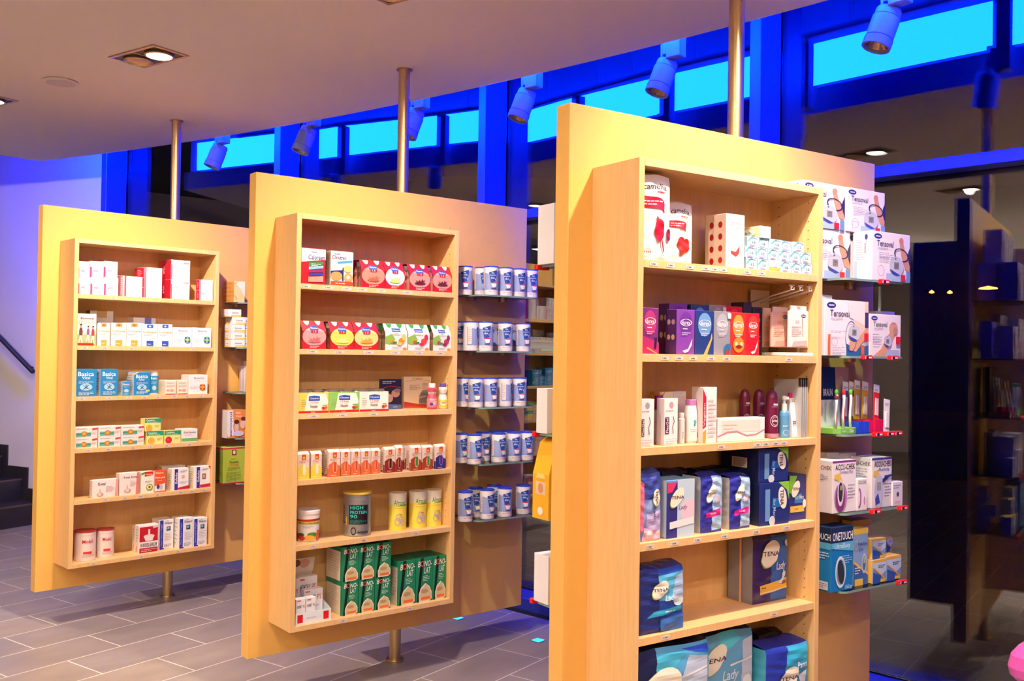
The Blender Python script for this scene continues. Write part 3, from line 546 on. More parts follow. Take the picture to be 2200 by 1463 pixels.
    'lames': ('F6F2F4', 'F4EEF0', 'F6F2F4', [R('F2CC3A', 0, 0, 1, .26), T('3A3468', 'Lemocin', .28, .44, .76, .66), P('F6F2F4', [(.1, 0), (.2, 0), (.3, .26), (.0, .26), (.0, .1)]), R('F8E8A8', .3, .04, .8, .14), P('C8C4D8', [(.85, .85), (.95, .75), (.97, .8), (.87, .9)])], [R('F2CC3A', 0, 0, .6, .26), L('C86A6A', 1, .3, .4, .7, .6)]),
    'folder': ('E4DCE8', 'D8CCD8', 'F0E8EC', [T('3A3A6A', 'Lumagen', .5, .06, .96, .13), E('3A9AC8', .46, .09, .03, .03), L('D4CCDC', 10, .2, .25, .9, .9)], [L('B8A8B8', 12, .2, .1, .8, .5)]),
    'flatbox': ('F2E4DC', 'E8D4C8', 'F2E8E0', [R('D8B8A8', 0, 0, 1, .3)], []),
    'sanostol': ('F0923A', 'F4ECEE', 'F4A050', [P('F4EEF2', [(0, .12), (.06, .04), (.38, .1), (.3, 1), (0, 1)]), T('3A2A6A', 'sanostol', .12, .06, .26, .93, 90), T('F8E8D8', 'Multi', .45, .86, .7, .94), T('F8E8D8', 'Vitamin', .45, .74, .8, .82), E('C89078', .5, .42, .18, .22), E('E8C0A8', .5, .38, .12, .15), E('5A2A20', .5, .58, .14, .08), E('E8C8B4', .84, .5, .14, .18), E('6A3428', .86, .68, .14, .07), E('D8D0E8', .6, .16, .3, .1), L('C8485A', 1, .02, .5, .07, .53)], []),
    'floradix': ('B4C83A', '8E9C34', 'C0D050', [R('D01848', 0, .95, 1, .985), R('D01848', 0, .0, 1, .03), R('8A3A2A', .38, .78, .58, .93), E('F0D8C8', .48, .86, .06, .055), L('4A5A2A', 1, .35, .66, .62, .69), T('3A4A20', 'Floradix', .28, .56, .68, .63), T('D85A20', 'mit Eisen', .28, .49, .68, .55), L('5A6A2A', 3, .2, .36, .74, .46), L('5A6A2A', 8, .14, .06, .78, .32)], [R('D01848', 0, .95, 1, .985), R('D01848', 0, 0, 1, .03), E('2A3A1A', .3, .07, .1, .02), E('2A3A1A', .6, .08, .1, .02), L('6A7A2A', 14, .2, .2, .8, .85)]),
    'caloreen': ('C81A24', 'B01620', 'D01C28', [P('F2ECEA', [(.0, .6), (1, .7), (1, .985), (0, .985)]), T('2A2A8A', 'Nestl\u00e9', .42, .87, .62, .92), T('2A2A8A', 'Caloreen', .28, .68, .96, .82, 0, .12), P('3A8A4A', [(.3, .5), (.9, .56), (.9, .64), (.3, .6)]), P('8AC0E0', [(.3, .4), (.9, .46), (.9, .54), (.3, .48)]), P('9A2A6A', [(.3, .31), (.9, .36), (.9, .44), (.3, .38)]), P('3A3A9A', [(.3, .22), (.9, .26), (.9, .34), (.3, .3)]), P('F0988A', [(.28, .06), (.9, .08), (.9, .24), (.28, .2)]), L('F8E8E8', 2, .4, .5, .8, .58)], []),
    'clincan': ('F0EAE6', 'D8CCC0', '3A2A6A', [T('2A2A8A', 'Nestl\u00e9', .12, .89, .4, .94), T('4A2A6A', 'Clinutren', .05, .76, .68, .87, 0, .12), P('4AA0D8', [(.3, .64), (.96, .7), (.96, .76), (.3, .7)]), P('2A2A78', [(.0, .42), (.52, .46), (.52, .3), (0, .26)]), E('C89A5A', .25, .28, .26, .13), E('E8C87A', .76, .5, .2, .1), P('2A2A4A', [(.5, .14), (.56, .14), (.56, .56), (.5, .5)]), E('D0A060', .78, .26, .2, .12), E('E8E0D0', .76, .26, .08, .05), R('D04A28', 0, .02, 1, .13), L('F8E8D8', 1, .2, .04, .8, .1)], [L('4A4450', 12, .3, .15, .6, .7)]),
    'amchk': ('F8F2F4', 'F4DCC8', 'F4E4D8', [T('D8889A', 'camelia.', .22, .8, .82, .88), L('E0A8B0', 1, .5, .72, .8, .76), P('E04838', [(.22, .32), (.5, .3), (.72, .42), (.7, .28), (.6, .24), (.52, .22), (.3, .26)])], [E('A01A20', .55, .14 + .22 * i, .16, .06) for i in range(4)]),
    'ob': ('DCE9EE', 'C2DAE4', 'E4EEF0', [P('5AB4C0', [(0, .6), (.4, 1), (.55, 1), (0, .4)]), O('7AB8D0', .55, .5, .4, .42, .1), T('1E6A90', 'o.b.', .36, .34, .74, .64), R('D88AB0', .2, .08, .6, .2), R('6A9AB8', .97, 0, 1, 1), R('6A9AB8', 0, .95, 1, 1)], []),
    'obo': ('F2E8D8', 'F2F8FA', 'F8FAFC', [R('F0B84A', 0, .0, 1, .4), T('3A8AA8', 'o.b.', .38, .36, .72, .62), O('BFE0EC', .55, .5, .3, .3, .1)], []),
    'oby': ('F6FAFC', 'EDE8B8', 'F4F8F4', [T('8AA8C8', 'o.b.', .38, .5, .72, .66), R('E0C8DC', .2, .12, .6, .34)], [P('2E9A8A', [(0, .4), (0, 1), (.35, 1)]), P('E8C850', [(0, .3), (.4, 1), (.55, 1), (.3, .5), (.5, .1), (.3, 0), (0, .1)]), E('F4F4E0', .5, .5, .3, .32), T('3A8A98', 'o.b.', .36, .38, .66, .62)]),
    'd_pink': ('7A2A7A', '5A1E5E', '6A2468', durex('B83A78', '', [P('B82A6A', [(0, 0), (1, 0), (1, .25), (0, .4)]), P('E8A050', [(.3, .15), (.9, .02), (.86, 0), (.26, .12)]), P('2A1A3A', [(.7, .1), (.85, .1), (.88, .36), (.74, .36)])]), []),
    'd_vio': ('8040A8', '4A2468', '6A3490', durex('6A3498', '', SHELL), [E('B89AB0', .3, .72, .15, .06), E('B89AB0', .7, .72, .15, .06), E('C8B090', .3, .38, .15, .06), E('C8B090', .7, .38, .15, .06)]),
    'd_blue': ('1E3A80', '16285A', '2A4A9A', durex('6A9AD0', '', [P('E8B04A', [(.42, 0), (.62, 0), (.9, .38), (.86, .5), (.8, .36)])]), []),
    'd_grey': ('8E8E9A', '6A6A78', 'E4E4EA', durex('A8A8B4', '', [E('2A6A9A', .85, .12, .28, .14), E('9A2A2A', .8, .06, .14, .06), R('F4F4F4', .8, .84, 1, .96)]), []),
    'd_oran': ('D8301E', 'A82016', 'D82A1E', durex('F09A3A', '', [E('F08A2A', .5, .24, .36, .18), E('F8D0A0', .34, .26, .1, .05), E('F8D0A0', .66, .26, .1, .05), E('8A1E12', .5, .2, .2, .04)]), []),
    'd_red': ('D01A20', 'A01418', 'C81A1E', durex('E8402A', '', SHELL), []),
    'darkpack': ('2A2438', '1E1A28', '2E2A3C', [T('C8C8D8', 'Ritex', .3, .7, .8, .8), L('8A8498', 4, .2, .2, .8, .5)], []),
    'flexc': ('F6EEF2', 'EADCE4', 'F6F0F4', [E('A8A0B8', .5, .86, .16, .07), L('A090A8', 1, .1, .72, .9, .76), R('4A1A40', .08, .22, .28, .58), T('F4E8F0', 'FlexGel', .11, .24, .25, .56, 90), P('3A2030', [(.6, .62), (.64, .62), (.72, .5), (.6, .4), (.66, .25), (.62, .25), (.56, .4), (.68, .5)]), L('D8C0CC', 3, .1, .02, .9, .16)], []),
    'flexcb': ('F6EEF2', 'EADCE4', 'F6F0F4', [E('E898A8', .5, .86, .16, .07), L('A090A8', 1, .1, .72, .9, .76), R('4A1A40', .04, .25, .34, .6), T('F4E8F0', 'FlexGel', .1, .27, .28, .58, 90), P('3A2030', [(.6, .62), (.64, .62), (.72, .5), (.6, .4), (.66, .25), (.62, .25), (.56, .4), (.68, .5)]), L('D8C0CC', 3, .1, .02, .9, .16)], []),
    'vagisan': ('F6EEF0', 'EAE0DE', 'F4ECEC', [P('D0143A', [(0, .98), (.24, .82), (.24, .3), (0, .25)]), T('F8E8EC', 'Vagisan', .05, .3, .2, .72, 90), P('F0A83A', [(0, .0), (.2, .0), (.24, .25), (0, .2)]), L('D8C4CC', 10, .36, .1, .9, .8)], [R('C8283A', .1, .1, .6, .2)]),
    'widew': ('F8F2F2', 'F0E6E4', 'F4ECE8', [R('F8E0D8', .08, .4, .9, .9), P('C88A9A', [(0, .2), (.2, .38), (.4, .4), (.6, .2), (.8, .22), (1, .45), (1, .5), (.8, .28), (.6, .26), (.4, .46), (.2, .44), (0, .26)]), L('E8C8C8', 2, .12, .5, .4, .8)], []),
    't_box': ('5A9AD0', 'C8D0DC', '8ABAE0', [P('33307E', [(.0, .0), (.38, .0), (.38, .96), (0, .96)]), P('E0386A', [(.02, .78), (.2, .8), (.36, .96), (.02, .96)]), P('BFD4EC', [(.38, 0), (1, 0), (1, 1), (.38, 1)]), E('F0C8DC', .8, .45, .3, .2), T('6A5A9A', 'Lady', .42, .46, .74, .56, 0, .3), P('F4E8F0', [(.1, .16), (.98, .22), (.98, .34), (.1, .28)])] + tenaoval(.36, .7, .27, .13, 28), [L('6A6A72', 8, .3, .55, .7, .8), L('6A6A72', 8, .3, .2, .7, .45)]),
    't_men': ('1E2E78', '141E4A', '1A2A66', [P('8AC83A', [(.62, 1), (1, 1), (1, .55), (.92, .8)]), R('6A9AC8', .18, .1, .34, .85), P('1E6AB8', [(.4, .4), (.7, .4), (.62, .62), (.44, .64)]), T('A8C8E8', 'for Men', .44, .2, .54, .6, -90)] + [E('F0ECE0', .76, .62, .14, .27, 12), T('3A2A3A', 'TENA', .68, .44, .8, .82, -90), E('D8DCE8', .4, .1, .1, .12)], [R('E8DCC8', .3, .4, .7, .7), L('3A3230', 12, .34, .42, .66, .68)]),
    't_menf': ('2A3080', '1A2258', '222C70', [P('8AC83A', [(0, 1), (.45, .98), (.1, .6), (0, .62)]), P('2A7AC8', [(.3, .38), (.8, .38), (.7, .6), (.3, .56)]), T('C8D8F0', 'for Men', .34, .46, .84, .56), R('F0C050', .04, .18, .86, .32), L('A88A3A', 1, .3, .22, .6, .28), E('E8ECF4', .86, .36, .1, .1)] + tenaoval(.34, .7, .26, .15, 28), []),
    'braun': ('142850', '101E3C', '1A3060', [T('F0F2F8', 'BRAUN', .1, .55, .42, .66), R('E8B898', .5, 0, 1, 1), E('F0D0B0', .72, .72, .12, .14), E('D89878', .85, .4, .14, .2), P('142850', [(0, 0), (.5, 0), (.56, .4), (.5, 1), (0, 1)]), T('F0F2F8', 'BRAUN', .1, .55, .42, .66), L('C84848', 1, .05, .3, .4, .35)], []),
    'accu1': ('F4ECF2', 'F0E4EA', 'F2E8EE', accu('8A3A8A', 'Compact Plus') + [E('B888B8', .34, .3, .27, .28), E('8A3A7A', .32, .28, .2, .27), E('E8E0EC', .32, .38, .13, .25), E('3A3440', .32, .4, .09, .19), E('A8B84A', .33, .48, .04, .05), L('A8A0B4', 5, .62, .25, .92, .55)], [T('5A4A5A', 'CU-CHEK', .1, .82, .95, .9), E('8A4A2A', .1, .45, .08, .04), E('8A4A2A', .1, .3, .08, .04), L('A8A0B4', 4, .1, .6, .8, .75)]),
    'accu2': ('F2ECF4', 'F2E8F0', 'F0E8EE', accu('4A4A9A', 'Aviva') + [E('C8C8E0', .34, .34, .22, .34), P('3A4AA8', [(.18, .06), (.4, .1), (.3, .3), (.16, .2)]), R('9AA0A8', .24, .36, .44, .52), P('3A4AA8', [(.5, .58), (1, .62), (1, .66), (.6, .64), (.56, .5), (.5, .5)]), L('8A8AA8', 5, .6, .2, .94, .5)], [T('5A4A5A', 'CU-CHEK', .1, .84, .95, .92), L('B8B0C4', 6, .2, .5, .8, .8)]),
    'accus': ('F2ECF0', 'EAE0E6', 'F4EEF2', [T('5A4A5A', 'ACCU-CHEK', .1, .84, .9, .94), E('A85A9A', .2, .4, .2, .32), E('F2ECF0', .1, .4, .16, .26), E('C89AC0', .7, .3, .08, .14)], []),
    'accut': ('F2ECF0', 'EAE0E6', 'F4EEF2', [T('5A4A5A', 'ACCU-CHEK', .1, .6, .9, .84), L('A8A0B4', 2, .2, .1, .8, .4)], []),
    'lancet': ('F2EEF4', 'EAE4EC', 'F4F0F4', [L('8A84A8', 2, .1, .7, .8, .9), E('4A4A8A', .5, .48, .12, .1), L('8A84A8', 2, .2, .1, .8, .2)], []),
    'onetouch': ('1478BE', '1A84C8', '1A2A50', [R('1A2A50', 0, .76, 1, 1), T('F4F6FA', 'ONETOUCH', .06, .79, .98, .92), P('5AB0E0', [(0, .76), (1, .76), (1, .6), (0, .68)]), T('D8ECF8', 'UltraEasy', .14, .65, .86, .74), E('DCE8F0', .42, .3, .25, .24, -62), E('8A98A8', .42, .3, .2, .2, -62), E('2A3438', .43, .3, .2, .14, -66), L('A8D4F0', 4, .5, .42, .92, .56), T('BFE0F8', 'LifeScan', .62, .03, .94, .09)], [R('1A2A50', 0, .76, 1, 1), T('F4F6FA', 'TOUCH', .04, .8, .96, .9), P('5AB0E0', [(0, .76), (1, .76), (1, .66), (0, .66)]), L('D8ECF8', 3, .1, .5, .9, .62), R('E8E4EC', .05, .03, .85, .16), L('8A8498', 3, .1, .05, .8, .14)]),
    'freest': ('8AA8D8', '7A98CC', 'F0C84A', [R('F0C84A', 0, .9, 1, 1), P('3A6AB8', [(0, .0), (1, .0), (1, .18), (0, .42)]), P('F0B83A', [(0, .4), (1, .16), (1, .2), (0, .45)]), T('2A3A7A', 'FreeStyle', .3, .68, .92, .76), T('4A5AA8', 'Lite', .36, .6, .6, .67), E('C8D0E0', .7, .38, .16, .18, -12), E('5A6A8A', .7, .38, .11, .13, -12), R('A8B8A8', .64, .38, .78, .5), O('E8D87A', .12, .72, .1, .08, .2), R('F0C84A', .04, .0, .6, .12), L('F4F0E0', 3, .04, .2, .4, .34)], []),
    'frees': ('7AA4DC', 'F0B84A', 'F0B84A', [R('F0B84A', 0, .88, 1, 1), P('C8DCF4', [(0, .88), (1, .88), (1, .5), (.6, .3), (0, .7)]), P('F0A83A', [(.1, .62), (.9, .1), (.98, .14), (.1, .68)]), L('3A4A8A', 2, .4, .62, .9, .78), R('F0C84A', .5, .03, .9, .16), P('2A5AB0', [(0, .0), (.5, 0), (.6, .3), (0, .5)])], []),
    'whitet': ('F6F0F2', 'F2ECEE', 'F4F0F2', [R('3A9A4A', 0, 0, 1, .04), P('D8824A', [(.4, .04), (.46, .04), (.46, 1), (.4, 1)]), L('A8A0B0', 3, .1, .7, .9, .9)], [R('3A9A4A', 0, 0, 1, .04)]),
    'romet': ('F2EEF4', 'F0EAF0', 'F4F0F4', [T('4A4A78', 'Ratio', .1, .86, .7, .93), R('D8B8C8', 0, .82, 1, .84), L('B8A8C0', 10, .3, .1, .7, .7)], [T('4A4A78', 'Rom', .3, .86, .95, .93), L('4A4A78', 4, .3, .1, .8, .7)]),
    'memory': ('F0EEF4', 'E8E4EC', 'F4F2F6', [T('6A6A80', 'MEMORY', .06, .62, .62, .8), T('D86A4A', 'PS', .7, .62, .92, .8), R('E06A4A', .05, .9, .3, .95), L('9AB0D8', 2, .1, .3, .8, .45)], []),
    'meml': ('F0EEF4', 'E8E4EC', 'F4F2F6', [T('6A6A80', 'BLMEMT', .08, .62, .6, .74), T('D86A4A', 'PS', .7, .62, .92, .74), R('E06A4A', .08, .9, .5, .95), L('9AB0D8', 2, .1, .3, .7, .45)], []),
    'bono': ('16845A', 'E8D8C4', '106844', bono(), [R('16845A', .0, .86, 1, 1), R('16845A', .9, 0, 1, 1), L('D0C0A8', 8, .15, .2, .8, .8)]),
    'brickd': ('2A6AA8', '1E4A80', 'F0E8E0', [L('F4F4F8', 3, .2, .5, .8, .8)], []),
    }
    if k[:4] == 'tens': return ('F2E8F4', 'F2E6F0', 'EEE4EE', tens(int(k[4]), {'1': 'comfort', '2': 'duo control', '3': 'mobil'}[k[4]]), [E('3A3A8A', .7, .88, .08, .06), L('B8B0C8', 9, .2, .4, .55, .85), R('B8CCE8', .06, .0, .25, .4), T('6A6A8A', 'Tensoval', .62, .55, .74, .8, -90)])
    return D[k]
CATN = {'bono': 'packet'}
def carton(k, w_, d, h, name='carton', c=.0012, tilt=0):
    base, side, top, front, left = spec(k)
    m = MB(); m.box(0, 0, 0, w_, d, h, base, c, {'L': side, 'T': top})
    m.art(lambda u, v, q: (u * w_, -q, v * h), front)
    if left: m.art(lambda u, v, q: (-q, (1 - u) * d, v * h), left)
    return m
def lathebody(prof, m_, prims, r, z0, z1, rot=0, seg=40, span=PI, rfun=None):
    m = MB(); m.lathe(prof, m_, seg)
    rf = rfun or (lambda v: r)
    def fn(u, v, q):
        a = (u - .5) * span + rot; rr = rf(v) + q + .0004; return (rr * math.sin(a), -rr * math.cos(a), z0 + v * (z1 - z0))
    m.art(fn, prims, (16, 12) if rfun else (16, 1), .0004)
    return m
def profr(prof):
    def f(z):
        for (r0, z0), (r1, z1) in zip(prof, prof[1:]):
            if z0 <= z <= z1 and z1 > z0: return r0 + (r1 - r0) * (z - z0) / (z1 - z0)
        return prof[-1][0]
    return f
# every builder returns the root object with its parts; x = centre or left edge as noted
def b_can(k, r, h, rot):
    rot -= .85 if k == 'jodie' else .5
    if k == 'jodie':
        pr = [R('98A4D8', .0, .18, 1, .84), P('F2ECF0', [(.0, .8), (.5, .72), (1, .86), (1, .98), (0, .98)]), R('F2E4E2', .04, .22, .2, .8), L('D8A8A8', 6, .06, .3, .18, .74), P('1E4AA8', [(.42, .78), (.78, .86), (.72, .48), (.5, .4)]), T('E8ECFA', 'The', .52, .73, .64, .79), T('E8ECFA', 'm-jodie', .45, .645, .72, .71, 0, .2), T('E8ECFA', 'diet', .5, .56, .66, .625),
              P('E8ECFA', [(.75, .62), (.67, .55), (.74, .46), (.7, .55)]), P('F6F2F4', [(.52, .42), (.76, .42), (.72, .28), (.58, .26)]), R('D82A3A', .54, .4, .75, .43), R('2A2A78', .52, .22, .72, .245), T('C84A5A', 'Aktiv', .42, .11, .54, .15), T('E05A6A', 'Ayurslim', .56, .11, .78, .15), R('D8D0D8', 0, .05, 1, .055)]
        m = lathebody([(r * .98, 0), (r, .003), (r, h * .95), (r * .99, h * .955), (.0, h * .955)], mat('EFE9EE', .4), pr, r, 0, h, rot)
        lid = [(r * 1.0, h * .945), (r * 1.035, h * .95), (r * 1.035, h * .985), (r * .98, h), (r * .9, h), (r * .88, h * .985), (0, h * .985)]; lc = mat('2A44C8', .35); nm = 'can'
    elif k == 'almased':
        pr = [R('F2DE50', 0, .0, 1, .72), P('F0E8C0', [(0, .66), (1, .7), (1, .78), (0, .74)]), T('4A8A2A', 'Almased', .32, .68, .78, .82, 0, .1), P('5A9A3A', [(.34, .66), (.8, .66), (.8, .7)]), L('C8784A', 1, .34, .58, .78, .61), O('A8AAD8', .5, .36, .1, .1, .18), O('C8A8D0', .58, .3, .1, .1, .18), O('9A9AD0', .46, .24, .1, .1, .18), O('B8B0D8', .63, .22, .08, .08, .2), R('D87A2A', .52, .42, .6, .45)]
        m = lathebody([(r * .98, 0), (r, .003), (r, h * .97), (0, h * .97)], mat('F0EAD8', .4), pr, r, 0, h, rot)
        lid = [(r * 1.0, h * .955), (r * 1.03, h * .96), (r * 1.03, h), (r * .95, h), (r * .93, h * .99), (0, h * .99)]; lc = mat('F0EAD6', .4); nm = 'tin'
    elif k == 'hp90':
        pr = [R('0E1014', .34, .28, .78, .72), T('2AC8C0', 'HIGH', .37, .62, .66, .7), T('2AC8C0', 'PROTEIN', .37, .52, .75, .59), T('2AC8C0', '90', .37, .42, .53, .5), L('2A8A88', 4, .37, .3, .74, .39), T('1A1A20', 'power', .16, .3, .24, .75, 90), R('E8B830', .27, .25, .29, .45), O('1A1A20', .45, .13, .06, .09, .3), R('3A3A40', .54, .08, .78, .12), T('A8A8B0', 'inkospor', .34, .82, .72, .88)]
        m = lathebody([(r * .97, 0), (r, .004), (r, .008), (r * .985, .01), (r * .985, h * .93), (r, h * .935), (r, h * .96), (0, h * .96)], mat('A8A6A8', .3, .6), pr, r, 0, h, rot)
        lid = [(r, h * .95), (r * 1.02, h * .955), (r * 1.02, h), (0, h)]; lc = mat('E8C850', .35); nm = 'tin'
    elif k == 'malto':
        pr = [P('C02A1A', [(0, .7), (1, .74), (1, .82), (0, .78)]), R('E8D04A', .1, .62, 1, .72), T('3A7A2A', 'Maltodextrin', .2, .63, .85, .71), L('8A8490', 2, .35, .48, .65, .56), P('D85A2A', [(.74, .06), (.9, .06), (.9, .4), (.78, .4)]), E('4A8A2A', .62, .26, .14, .08), E('E8B03A', .55, .14, .16, .1), E('C82A1E', .32, .14, .1, .09), E('3A5A2A', .3, .26, .1, .06), E('A81E3A', .16, .2, .09, .1)]
        m = lathebody([(r * .9, 0), (r * .93, .004), (r, h * .8), (r * 1.0, h * .9), (0, h * .9)], mat('F4EEEE', .4), pr, r, 0, h * .9, rot, rfun=lambda v: r * (.93 + .07 * min(1, v / .88)))
        lid = [(r * 1.0, h * .87), (r * 1.05, h * .88), (r * 1.05, h * .97), (r * 1.0, h), (0, h)]; lc = mat('EFE8E8', .4); nm = 'tub'
    elif k == 'mobi':
        pr = [O('B88A88', .5, .5, .001, .001, .5), R('C8342A', .35, .86, .9, .865), T('B82A2A', 'Mobil', .42, .6, .72, .72), R('D83A3A', .45, .24, .7, .32), L('B8A0A0', 3, .42, .12, .8, .22), L('6A6A70', 2, .08, .12, .18, .2)]
        m = lathebody([(r * .98, 0), (r, .003), (r, h * .97), (0, h * .97)], mat('F0DAD4', .45), pr, r, 0, h, rot)
        lid = [(r * 1.0, h * .955), (r * 1.03, h * .96), (r * 1.03, h), (r * .95, h), (r * .93, h * .985), (0, h * .985)]; lc = mat('B0302E', .35); nm = 'can'
    elif k == 'basicc':
        pr = [R('2A8ECC', 0, .06, 1, .8), T('F4F6FA', 'Basica', .3, .64, .75, .75), L('BFE0F4', 3, .32, .44, .74, .56), E('A9D2EE', .52, .28, .14, .1)]
        m = lathebody([(r * .98, 0), (r, .003), (r, h * .95), (0, h * .95)], mat('EAE6EA', .4), pr, r, 0, h, rot)
        lid = [(r, h * .93), (r * 1.03, h * .94), (r * 1.03, h), (0, h)]; lc = mat('F0ECEC', .4); nm = 'can'
    o = m.build(nm); l = MB(); l.lathe(lid, lc, 40); l.build('lid', o); return o
def b_bottle(k, r, h, rot):
    rot -= .45
    B = {'redd': ([(0, 0), (.8, 0), (1, .05), (.95, .4), (.72, .58), (.95, .74), (.95, .8), (.7, .84)], 'D84A5A', 'F0EAEC', (.66, .84, 1.0), [P('E87A8A', [(0, .1), (1, .1), (1, .5), (0, .5)]), R('F4E8EC', .1, .7, .9, .8), T('8A2A4A', 'RESOURCE', .22, .72, .78, .78), E('2A3A8A', .4, .24, .1, .07), E('F0A8B8', .62, .3, .14, .1), L('F8E8EC', 2, .3, .4, .7, .5)]),
         'yell': ([(0, 0), (.8, 0), (1, .05), (.95, .4), (.72, .58), (.95, .74), (.95, .8), (.7, .84)], 'EDE6DC', '6A4AB0', (.66, .84, 1.0), [R('E8C84A', .1, .08, .9, .42), E('F4E8A0', .5, .25, .25, .08), T('5A4A8A', 'Fortimel', .24, .66, .76, .74), R('8A7AB8', .35, .26, .65, .31)]),
         'flexb': ([(0, 0), (.9, 0), (1, .02), (1, .6), (.97, .66), (.7, .7)], 'F2EAEE', '7A1E7A', (.92, .7, 1.0), [T('4A1A40', 'FlexGel', .46, .2, .56, .5, 90), L('B8A0B0', 3, .2, .6, .7, .66)]),
         'smallb': ([(0, 0), (.95, 0), (1, .02), (1, .8), (.8, .84)], 'F2ECEC', 'F0EAEA', (.8, .84, 1.0), [T('5A2A50', 'Gel', .5, .2, .6, .45, 90)]),
         'lotion': ([(0, 0), (.84, 0), (.96, .06), (1, .35), (.96, .62), (.8, .84), (.7, .88)], 'F6F2F4', 'C87AC0', (.78, .86, 1.0), [E('3AA8B8', .6, .56, .09, .05), P('6AC8D0', [(.52, .52), (.66, .56), (.7, .66), (.58, .58)]), E('4A8AC8', .56, .48, .05, .03), L('C8A0B8', 2, .36, .3, .7, .38)]),
         'play': ([(0, 0), (.9, 0), (1, .03), (1, .72), (.94, .84), (.75, .93), (.5, .975), (0, 1)], '6A1440', None, None, [O('E8D8E0', .5, .36, .22, .12, .1), O('E8D8E0', .52, .36, .16, .09, .1), T('F4ECF0', 'play', .38, .33, .7, .4), R('C8C8E0', .42, .68, .66, .72), L('D8A8C0', 1, .36, .64, .7, .67), R('C88AA8', .0, .01, 1, .1)]),
         'bluep': ([(0, 0), (.9, 0), (1, .03), (1, .52), (.9, .6), (.62, .64)], '5A9ACC', 'D8E0E8', (.55, .62, .8), [O('C8E0F0', .5, .2, .2, .1, .12), L('D8ECF8', 2, .3, .4, .7, .48)]),
         'redcap': ([(0, 0), (.95, 0), (1, .02), (1, .7), (.6, .78)], '5A2A1E', 'C8182A', (.62, .76, 1.0), [R('F0E4C8', 0, .1, 1, .55), L('8A6A3A', 3, .3, .15, .7, .5)]),
         }[k]
    pf = [(a * r, b2 * h) for a, b2 in B[0]]; f = profr(pf)
    m = MB(); z1 = max(b2 for a, b2 in B[0]) * h
    m = lathebody(pf, mat(B[1], .3), B[4], r, 0, z1, rot, rfun=lambda v: f(v * z1))
    o = m.build('bottle')
    if B[3]:
        cr, c0, c1 = B[3]; c = MB(); c.lathe([(cr * r * .98, c0 * h), (cr * r, c0 * h + .001), (cr * r, c1 * h - .003), (cr * r * .9, c1 * h), (0, c1 * h)], mat(B[2], .35), 28); co = c.build('cap', o)
        if k == 'bluep': c = MB(); c.lathe([(r * .3, h * .8), (r * .3, h * .88), (r * .5, h * .9), (r * .5, h * .98), (0, h)], mat('E8ECF0', .3), 20); c.box(-r * .15, -r * .95, h * .91, r * .15, 0, h * .97, mat('E8ECF0', .3)); c.build('pump', o)
    return o
def b_brick(cols, w_, d, h):
    """small drink carton with a slanted top and a straw point"""
    c1, c2, c3 = cols; m = MB(); hh = h * .9
    m.box(0, 0, 0, w_, d, hh, 'F0D8C8', .001, {'L': 'EAD8CC'}); V = [(0, 0, hh), (w_, 0, hh), (w_, d, hh), (0, d, hh), (0, d * .45, h), (w_, d * .45, h)]
    m.add(V, [[0, 1, 5, 4], [2, 3, 4, 5], [0, 4, 3], [1, 2, 5]], 'F2E4DA')
    m.art(lambda u, v, q: (u * w_, -q, v * hh), [R(c1, 0, 0, 1, .32), P(c1, [(0, .3), (1, .3), (1, .42), (.4, .62), (0, .5)]), E(c3, .55, .38, .2, .24), R(c2, .44, .2, .66, .6), R('E0502A', .34, .8, .68, 1), E('F0B83A', .5, .86, .1, .05), L('C87850', 2, .1, .66, .9, .76), L('F8ECE0', 1, .2, .04, .8, .1)])
    m.art(lambda u, v, q: (-q, (1 - u) * d, v * hh), [R(c1, .7, 0, 1, .35), L('B8988A', 8, .15, .2, .65, .9), R('3A2A28', .3, .04, .6, .1)])
    return m.build('drink_carton')
def b_four(k, w_, d, h):
    """sleeve of four small bottles"""
    base, art, cap, bot = k
    m = MB(); t = .0012; prof = [(0, 0), (0, h * .62), (d * .26, h * .97), (d * .74, h * .97), (d, h * .62), (d, 0)]
    n = len(prof)
    V = [(x, y, z) for x in (0, w_) for y, z in prof]
    m.add(V, [[i, n + i, n + (i + 1) % n, (i + 1) % n] for i in range(n)], base)
    def fn(u, v, q):
        z = v * h * .97
        if z <= h * .62: return (u * w_, -q, z)
        f = (z - h * .62) / (h * .35); return (u * w_, d * .26 * f - q, z + q * .5)
    m.art(fn, art, (1, 24) if False else (2, 25))
    # white or coloured caps peeking through the two openings
    m.art(fn, [P(cap, [(.12, .99), (.17, .88), (.25, .83), (.33, .88), (.37, .99)]), P(cap, [(.6, .99), (.64, .88), (.72, .83), (.8, .88), (.85, .99)])], (2, 25), .0012)
    o = m.build('bottle_pack'); r = w_ * .215
    for i, (x, y) in enumerate([(.25, .28), (.75, .28), (.25, .74), (.75, .74)]):
        b2 = MB(); b2.lathe([(0, .002), (r * .95, .002), (r, .006), (r, h * .3), (r * .85, h * .42), (r, h * .55), (r * .8, h * .72), (r * .6, h * .76)], mat(bot, .35), 20, w_ * x, d * (.5 + (y - .5) * .8)); p = b2.build('bottle', o)
        c = MB(); c.lathe([(r * .62, h * .75), (r * .62, h * .93), (0, h * .93)], mat(cap, .4), 16, w_ * x, d * (.5 + (y - .5) * .62)); c.build('cap', p)
    return o
def b_soup(col, w_, d, h):
    m = MB(); m.box(0, 0, 0, w_, d, h * .9, 'EADFB8', .001, {'T': 'E8DCC0'}); m.art(lambda u, v, q: (u * w_, -q, v * h * .9), soup(col)); o = m.build('soup_pack'); r = w_ * .2
    for x in (.28, .75):
        for y in (.27, .73):
            c = MB(); c.lathe([(r, h * .9 + .0005), (r, h * .98), (r * .9, h), (0, h)], mat('9A9088', .35, .7), 20, w_ * x, d * y); c.build('jar_lid', o)
    return o
